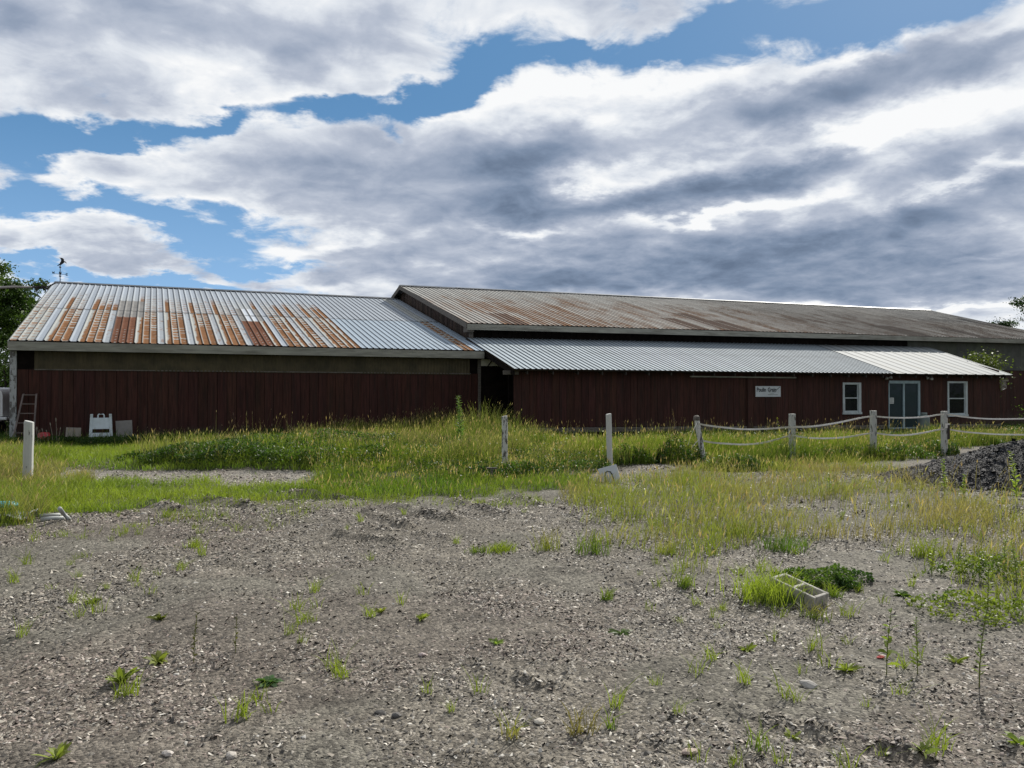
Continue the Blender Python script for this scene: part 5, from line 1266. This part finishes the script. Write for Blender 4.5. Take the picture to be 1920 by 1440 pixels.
# broad leaved plants
for px, py, n, L, w, c_, lab, up in (
    (230, 1282, 26, .17, .028, (.17, .21, .04), 'large leafy plant low on the left with light green leaves', (.8, 2.2)),
    (298, 1238, 20, .14, .030, (.20, .23, .05), 'rosette of pale green leaves left of the tall dead stalk', (.8, 2.0)),
    (505, 1280, 26, .12, .035, (.06, .12, .04), 'dark green rosette on the yard near the lower left', (.4, 1.2)),
    (302, 1165, 16, .12, .026, (.15, .17, .05), 'smaller pale rosette above the others on the left', (.8, 1.8)),
    (175, 1135, 14, .11, .026, (.13, .16, .05), 'far left small rosette on grey gravel', (.8, 1.8)),
    (790, 1160, 16, .10, .02, (.22, .26, .05), 'small bright forked plant left of centre', (.8, 2.0)),
    (715, 1150, 14, .10, .018, (.24, .26, .07), 'small pale plant near the forked one', (.8, 2.0)),
    (1162, 1176, 34, .11, .022, (.08, .13, .03), 'spreading green weed with one orange leaf right of centre', (.2, .9)),
    (1690, 1118, 18, .12, .03, (.10, .16, .03), 'green rosette right of the concrete block', (.5, 1.4)),
    (1400, 1215, 14, .10, .022, (.20, .24, .05), 'small plant below the concrete block', (.6, 1.4)),
    (1585, 1255, 22, .13, .014, (.20, .24, .05), 'grassy star shaped plant left of the tall leafy weed', (.7, 1.6)),
    (1790, 1240, 14, .11, .018, (.2, .24, .05), 'small star shaped plant at the right side', (.5, 1.3)),
    (930, 1200, 12, .08, .02, (.18, .25, .06), 'tiny bright plant below the middle of the yard', (.5, 1.3)),
    (1485, 1382, 10, .08, .022, (.24, .28, .06), 'tiny two leaved sprout near the bottom right', (1, 2)),
    (1910, 1400, 14, .12, .03, (.2, .26, .05), 'leafy sprout at the bottom right edge', (.8, 1.8)),
    (110, 1425, 14, .13, .022, (.22, .26, .06), 'leafy sprout at the bottom left', (.8, 2)),
    (1730, 1422, 12, .09, .02, (.2, .25, .06), 'small sprout at the bottom right of the yard', (.6, 1.4))):
    o = rosette('leafy_weed', n, L, w, c_, int(px), lab, 'weed', 'broad leaved weeds on the yard', up); setpx(o, px, py)
# tall weeds
for px, py, h, nl, lw, ll, c0, c1, lab in (
    (1660, 1262, .40, 22, .022, .10, (.2, .24, .04), (.14, .2, .06), 'tall leafy weed with a broad yellow base on the right'),
    (1718, 1260, .34, 40, .010, .06, (.2, .25, .05), (.12, .18, .07), 'bushy topped narrow weed right of the leafy one'),
    (1833, 1290, .45, 36, .010, .06, (.16, .2, .05), (.12, .18, .07), 'tall thin feathery weed at the right side of the yard'),
    (1745, 1072, .34, 40, .014, .08, (.24, .28, .05), (.2, .25, .05), 'bright feathery weed below the arching tuft'),
    (1795, 1062, .28, 36, .012, .07, (.12, .17, .06), (.12, .17, .06), 'grey green feathery weed right of the arching tuft'),
    (1880, 1075, .34, 44, .014, .08, (.2, .25, .05), (.16, .22, .05), 'tall green weed at the right edge above the clover'),
    (1905, 1108, .42, 44, .014, .08, (.16, .2, .05), (.13, .19, .06), 'tallest weed at the right edge above the clover'),
    (1850, 1140, .36, 44, .014, .08, (.24, .27, .04), (.14, .2, .06), 'yellow based weed rising from the clover patch'),
    (365, 1245, .30, 26, .012, .05, (.09, .085, .035), (.07, .07, .03), 'dark dead looking stalk on the left half of the yard'),
    (443, 1225, .25, 20, .010, .04, (.09, .085, .035), (.1, .1, .04), 'smaller dark stalk beside the dead looking one'),
    (1555, 935, .50, 44, .018, .09, (.2, .26, .05), (.18, .25, .05), 'light green leafy weed in front of the gravel heap'),
    (1770, 925, .55, 50, .02, .11, (.22, .28, .05), (.18, .25, .05), 'bright leafy weed before the middle of the gravel heap'),
    (1905, 950, .75, 60, .022, .13, (.26, .34, .06), (.24, .3, .06), 'tall bright leafy weed at the right end of the gravel heap'),
    (1805, 935, .35, 44, .02, .1, (.22, .28, .05), (.2, .26, .05), 'low bright leafy weed at the foot of the gravel heap'),
    (1053, 872, .75, 40, .03, .12, (.24, .27, .04), (.3, .3, .05), 'yellow green goldenrod in the meadow right of the peeling post'),
    (1084, 868, .6, 36, .03, .12, (.22, .26, .04), (.28, .3, .05), 'shorter goldenrod right of the taller one'),
    (708, 868, .7, 40, .03, .12, (.16, .24, .05), (.2, .26, .05), 'light green leafy weed on the bank behind the track'),
    (864, 850, 1.45, 170, .03, .24, (.11, .19, .06), (.15, .22, .08), 'tall feathery weed spire against the low barn wall'),
    (1268, 855, 1.15, 60, .016, .08, (.13, .085, .06), (.16, .1, .08), 'dead brown dock stalk against the lean-to wall'),
    (1462, 845, .9, 50, .03, .1, (.22, .25, .04), (.26, .26, .05), 'yellow flowering weed left of the square topped post')):
    o = weed('tall_weed', h, nl, lw, ll, c0, c1, int(px), lab, 'weed', 'tall weeds'); setpx(o, px, py)
# cattail-like dry stalks beside the ladder
for i, (px, top, dx) in enumerate(((72, 802, -4), (78, 800, -9), (85, 803, -6), (92, 806, -5), (100, 792, -6), (107, 783, -2), (110, 801, 4), (66, 815, -8))):
    x, y, _ = pv(px, 800, 27.3); zt = CAMZ-(top-HOR)/F*y
    e = empty('dry_stalk', (x, y, 0), 0, 'dry seed stalk in the cluster between ladder and tan panel', 'stalk', 'dry seed stalks beside the ladder')
    ddx = dx/F*y
    MB().tube([(0, 0, -.02), (ddx*.3, 0, zt*.5), (ddx*.8, 0, zt*.85)], [.008, .007, .005], 5).build('stem', M['pale_timber'], e)
    MB().tube([(ddx*.8, 0, zt*.85), (ddx*.9, 0, zt*.93), (ddx, 0, zt)], [.006, .014, .006], 6).build('seed_head', M['pale_timber'], e)
# small look-alike sprouts
base_s = [tuft_mesh('grass_sprout', 12+4*k, .09+.02*k, .018, G_YEL*(.8+.1*k), G_YEL, (.003, .006)) for k in range(4)]
for o in base_s: tag(o, 'small green grass sprout growing alone in the bare gravel', 'grass sprout', 'small grass sprouts in the gravel')
spots = []
while len(spots) < 210:
    y = math.sqrt(random.uniform(3.4**2, 11.5**2)); x = random.uniform(-.62, .62)*y; px, py = 960+F*x/y, HOR+CAMZ*F/y
    if random.random() < (.6 if px < 700 else (.22 if px < 1150 else .75)) and float(fbm([x], [y], .8, 301, 2)[0]) > .42: spots.append((x, y))
for i, (x, y) in enumerate(spots):
    o = base_s[i] if i < 4 else base_s[i % 4].copy()
    if i >= 4: COL.objects.link(o)
    s = random.uniform(.6, 1.5); o.location = (x, y, float(gz([x], [y])[0])); o.scale = (s, s, s*random.uniform(.8, 1.2)); o.rotation_euler[2] = random.uniform(0, 6.28)
# clover patches
def patch(px, py, rx, ry, hh, n, ca_, cb_, lab, s0=.02, s1=.04):
    x0, y0 = gp(px, py); r_ = np.sqrt(RNG.uniform(0, 1, n)); t_ = RNG.uniform(0, 2*np.pi, n)
    x = x0+rx*r_*np.cos(t_)*(1+.3*np.sin(3*t_)); y = y0+ry*r_*np.sin(t_)*(1+.25*np.cos(2*t_)); x = x+(fbm(x, y, 3, 91, 3)-.5)*rx*1.2; y = y+(fbm(x, y, 3, 93, 3)-.5)*ry*1.2; z = gz(x, y)+hh*(1-r_**2*.7)*(.4+.9*fbm(x, y, 4, 77, 2))*np.sqrt(RNG.uniform(.05, 1, n))
    V, q, t, C = leafcloud(np.stack([x, y, z], 1), RNG.uniform(s0, s1, n), gcols(x, y, ca_, cb_, 4, 3, .35))
    z0 = float(gz([x0], [y0])[0]); V = V-np.array([x0, y0, z0])
    o = np_mesh('clover_patch', V, q, t, C, M['weed']); o.location = (x0, y0, z0); tag(o, lab, 'clover', 'clover patches on the yard')
patch(1556, 1092, .36, .30, .16, 2600, G_DRK*1.2, G_MID*1.2, 'deep green clover patch right of the concrete block')
patch(1890, 1160, .45, .45, .2, 1500, G_MID, G_YEL, 'bright clover patch at the right edge of the yard')
patch(1860, 1080, .55, .5, .26, 1300, G_MID, G_YEL*.9, 'thin leafy patch among the right edge weeds')
def clump(px, py, rx, ry, hh, n, ca_, cb_, lab):
    x0, y0 = gp(px, py); r_ = np.sqrt(RNG.uniform(0, 1, n)); t_ = RNG.uniform(0, 2*np.pi, n)
    x = x0+1.35*rx*r_*np.cos(t_); y = y0+1.2*ry*r_*np.sin(t_); x = x+(fbm(x, y, 2, 91, 3)-.5)*rx*1.6; y = y+(fbm(x, y, 2, 93, 3)-.5)*ry
    z0 = float(gz([x0], [y0])[0]); top = hh*(1-.75*r_**2)*(.45+.9*fbm(x, y, 2.5, 95, 3)); z = top*np.sqrt(RNG.uniform(.03, 1, n))
    top = top*.78; z = z*.78
    A1 = leafcloud(np.stack([x-x0, y-y0, z], 1), RNG.uniform(.03, .07, n), gcols(x, y, ca_*1.35, cb_*1.5, 3, 7, .4))
    k = RNG.choice(n, n//3, replace=False); m = len(k)
    A2 = blades(x[k]-x0, y[k]-y0, top[k]*RNG.uniform(.8, 1.35, m), RNG.uniform(.008, .014, m), RNG.uniform(.1, .5, m), gcols(x[k], y[k], G_MID, G_YEL*.8, 3, 9, .3, .1), None, .2, SEEDC, np.zeros(m))
    V, q, t, C = join([A1, A2]); o = np_mesh('weed_clump', V, q, t, C, M['weed']); o.location = (x0, y0, z0-.01); tag(o, lab, 'weed clump', 'rank weed clumps along the fence')
BR_ = np.array([.075, .06, .025])
for a_ in ((1285, 872, .55, .5, .75, 2600, G_DRK, BR_*1.1, 'brownish dark weed clump left of the leaning post'), (1375, 882, .6, .4, .42, 2400, G_DRK*.9, G_MID*.7, 'dark weed clump between the leaning post and the square topped post'),
           (1180, 874, .45, .4, .5, 1800, G_DRK*.9, G_MID*.8, 'dark green clump just right of the post behind the letter marker'), (1060, 882, .7, .4, .34, 1800, G_DRK, G_MID*.8, 'dark green clump between the peeling post and the marker post'),
           (975, 893, .3, .3, .36, 1100, G_DRK, G_MID*.8, 'small dark clump at the right foot of the peeling post'), (905, 895, .45, .3, .3, 1300, G_DRK, G_MID*.8, 'small dark clump left of the peeling post'),
           (1545, 862, .7, .4, .5, 2400, G_DRK*.9, G_MID*.8, 'dark clump between the square topped post and the next'), (1660, 858, .9, .4, .5, 2800, G_DRK*.9, G_MID*.8, 'wide dark clump below the tape near the glass door'),
           (1735, 850, .6, .4, .5, 2000, G_DRK, G_MID*.8, 'dark clump left of the post with the strap'), (1820, 832, 1.0, .5, .45, 2200, G_DRK, G_MID, 'green clump behind the gravel heap'),
           (640, 917, .5, .3, .2, 1200, G_DRK, G_MID, 'low dark clump at the right end of the track'), (400, 855, .8, .5, .3, 1500, G_MID, G_YEL, 'light green clump on the left end of the bank')): clump(*a_)
# stones
def stone(px, py, s, c_, lab, fl=.5):
    rg = random.Random(int(px*3+py)); me = bpy.data.meshes.new('stone'); bm = __import__('bmesh').new(); __import__('bmesh').ops.create_icosphere(bm, subdivisions=2, radius=.5)
    ax = Vector((rg.uniform(.9, 1.4), rg.uniform(.6, .9), fl))
    for v in bm.verts:
        k = 1+.25*(float(vnoise([v.co.x*2+px], [v.co.y*2+v.co.z*3], 1.3, 5)[0])-.5)*2; v.co = Vector((v.co.x*ax.x, v.co.y*ax.y, v.co.z*ax.z))*k*s
    bm.to_mesh(me); bm.free(); ca = me.color_attributes.new('Col', 'FLOAT_COLOR', 'POINT'); ca.data.foreach_set('color', np.tile((*c_, 1), (len(me.vertices), 1)).astype(np.float32).ravel())
    me.materials.append(M['stone']); o = bpy.data.objects.new('stone', me); COL.objects.link(o); tag(o, lab, 'stone', 'larger stones on the yard')
    x, y = gp(px, py); o.location = (x, y, float(gz([x], [y])[0])+s*fl*.22); o.rotation_euler = (rg.uniform(-.2, .2), rg.uniform(-.2, .2), rg.uniform(0, 6))
for a_ in ((435, 1421, .062, (1.4, 1.35, 1.25), 'pale stone at the bottom left, the right one of a close pair'), (317, 1416, .052, (1.3, 1.25, 1.2), 'pale stone at the bottom left, the left one of a close pair'), (1291, 1418, .065, (1.25, 1.05, .95), 'pinkish flat stone at the bottom right of centre'),
          (792, 1230, .05, (1.1, .95, .95), 'pinkish stone in the middle of the yard'), (714, 1332, .055, (.12, .12, .12), 'dark stone low in the middle, left one of two'), (744, 1338, .06, (.3, .3, .3), 'dark grey flat stone low in the middle, right one of two'),
          (1011, 1357, .06, (1.5, 1.45, 1.3), 'white sliver stone near the bottom centre'), (1513, 1286, .085, (.95, .95, .92), 'flat grey stone on the right half of the yard'), (333, 1264, .04, (1.2, 1.2, 1.15), 'small pale stone below the pale rosette'), (1649, 1232, .035, (1.3, .25, .25), 'small red fragment beside the tall leafy weed'), (1647, 1034, .06, (1.7, 1.7, 1.65), 'white stone on gravel behind the clover patch'), (270, 965, .07, (1.2, 1.2, 1.1), 'pale rock at the grass edge on the left')): stone(*a_)

# ------------------------------------------------------------------ trees
def tree(name, loc, H, crown, nclump, nleaf, ls, ca_, cb_, label, seed, group=None, trunk_r=.25, sc=1.0):
    rg = np.random.default_rng(seed); e = empty(name, loc, 0, label, 'tree', group); e.scale = (sc, sc, sc)
    cl = []
    for cx, cy, cz, rx, ry, rz_ in crown:
        k = max(4, int(nclump*rx*ry*rz_/sum(c[3]*c[4]*c[5] for c in crown)))
        d = rg.normal(0, 1, (k, 3)); d /= np.linalg.norm(d, axis=1)[:, None]; r = rg.uniform(.35, 1.0, (k, 1))**.6
        cl.append(np.array([cx, cy, cz])+d*r*np.array([rx, ry, rz_]))
    cl = np.concatenate(cl); n = nleaf
    k = rg.integers(0, len(cl), n); cs = rg.uniform(.28, .75, len(cl))
    Pp = cl[k]+rg.normal(0, 1, (n, 3))*cs[k][:, None]*np.array([1, 1, .55])*.62
    tone = rg.uniform(.55, 1.25, len(cl))[k][:, None]*rg.uniform(.75, 1.25, (n, 1))
    f = rg.uniform(0, 1, (len(cl), 1))[k]
    V, q, t, C = leafcloud(Pp, rg.uniform(ls*.6, ls*1.3, n), (ca_*(1-f)+cb_*f)*tone)
    np_mesh('crown', V, q, t, C, M['leaf'], e)
    mb = MB(); top = max(c[2] for c in crown)
    mb.tube([(0, 0, -.3), (.05, 0, H*.3), (.1, .05, H*.55), (.0, 0, H*.85)], [trunk_r, trunk_r*.8, trunk_r*.55, trunk_r*.15], 9)
    for p in cl[rg.choice(len(cl), min(14, len(cl)), replace=False)]:
        z0 = min(H*.75, max(H*.25, p[2]*.6)); mb.tube([(.05, 0, z0), tuple((np.array([.05, 0, z0])*.5+p*.5)+np.array([0, 0, .1])), tuple(p)], [trunk_r*.35, trunk_r*.2, .02], 6)
    mb.build('trunk', M['bark'], e, smooth=True); return e
T_D = np.array([.035, .075, .018]); T_L = np.array([.085, .14, .03])
tree('broadleaf_tree', (-32.3, 46.5, 0), 8.6, [(-.2, 0, 6.3, 4.3, 3.2, 2.4), (1.6, 0, 5.2, 3.6, 3, 1.8), (-1.0, 0, 8.4, 1.9, 1.8, 1.0), (3.2, 0, 6.9, 1.5, 1.5, .6), (.4, 0, 3.2, 4.6, 3, 1.6), (1, 0, 1.4, 4.6, 3, 1.2), (-1.2, 0, 9.3, 1.0, .8, .35)], 230, 70000, .17, T_D, T_L, 'dense green broadleaf tree behind the left end of the low barn', 3, sc=1.12)
tree('shrub', (-20.9, 33, 0), 3.4, [(0, 0, 1.9, 2.6, 1.5, 1.7), (-2, 0, 2.2, 1.5, 1.2, 1.4), (0, 0, .7, 2.6, 1.5, .7)], 70, 14000, .10, T_L*.9, T_L*1.5, 'light green bushes seen past the corner post of the low barn', 5, trunk_r=.08)
tree('broadleaf_tree', (-44, 60, 0), 9, [(0, 0, 6, 5.5, 4, 3.6)], 90, 12000, .25, T_D, T_L, 'further tree partly hidden at the left edge', 7)
tree('broadleaf_tree', (54.7, 90, .3), 9.4, [(0, 0, 8.1, 1.7, 1.6, .9), (1.0, 0, 9.0, .7, .7, .6), (-.7, 0, 8.8, .6, .6, .4), (0, 0, 5.5, 2, 2, 1.8)], 46, 7000, .2, T_D*.7, T_D, 'small dark tree top showing over the right end of the long roof', 9)
tree('broadleaf_tree', (52.0, 80, .2), 12, [(0, 0, 10.4, 2.0, 1.8, .75), (.5, 0, 8.6, 1.5, 1.5, .8), (.8, 0, 6, 2.5, 2, 2)], 50, 8000, .2, T_D*.7, T_D, 'taller dark tree cut by the right edge of the picture', 11)
x_, y_ = uv(39.3, 28.3)
tree('sapling', (x_, y_, -.2), 3.8, [(0, 0, 3.15, .7, .5, .62), (-.5, 0, 2.75, .45, .35, .3), (.2, 0, 2.3, .45, .4, .4)], 34, 3000, .13, np.array([.11, .15, .03]), np.array([.16, .2, .04]), 'yellow green sapling rising behind the right end of the shed roof', 13, trunk_r=.04)
x_, y_ = uv(41, 25.5)
tree('shrub', (x_, y_, -.2), 1.4, [(0, 0, .7, 1.6, .9, .6), (2.5, .5, .7, 1.6, .9, .6)], 40, 5000, .09, T_L*.8, T_L*1.3, 'low bushes at the far right end of the sheds', 15, trunk_r=.04)
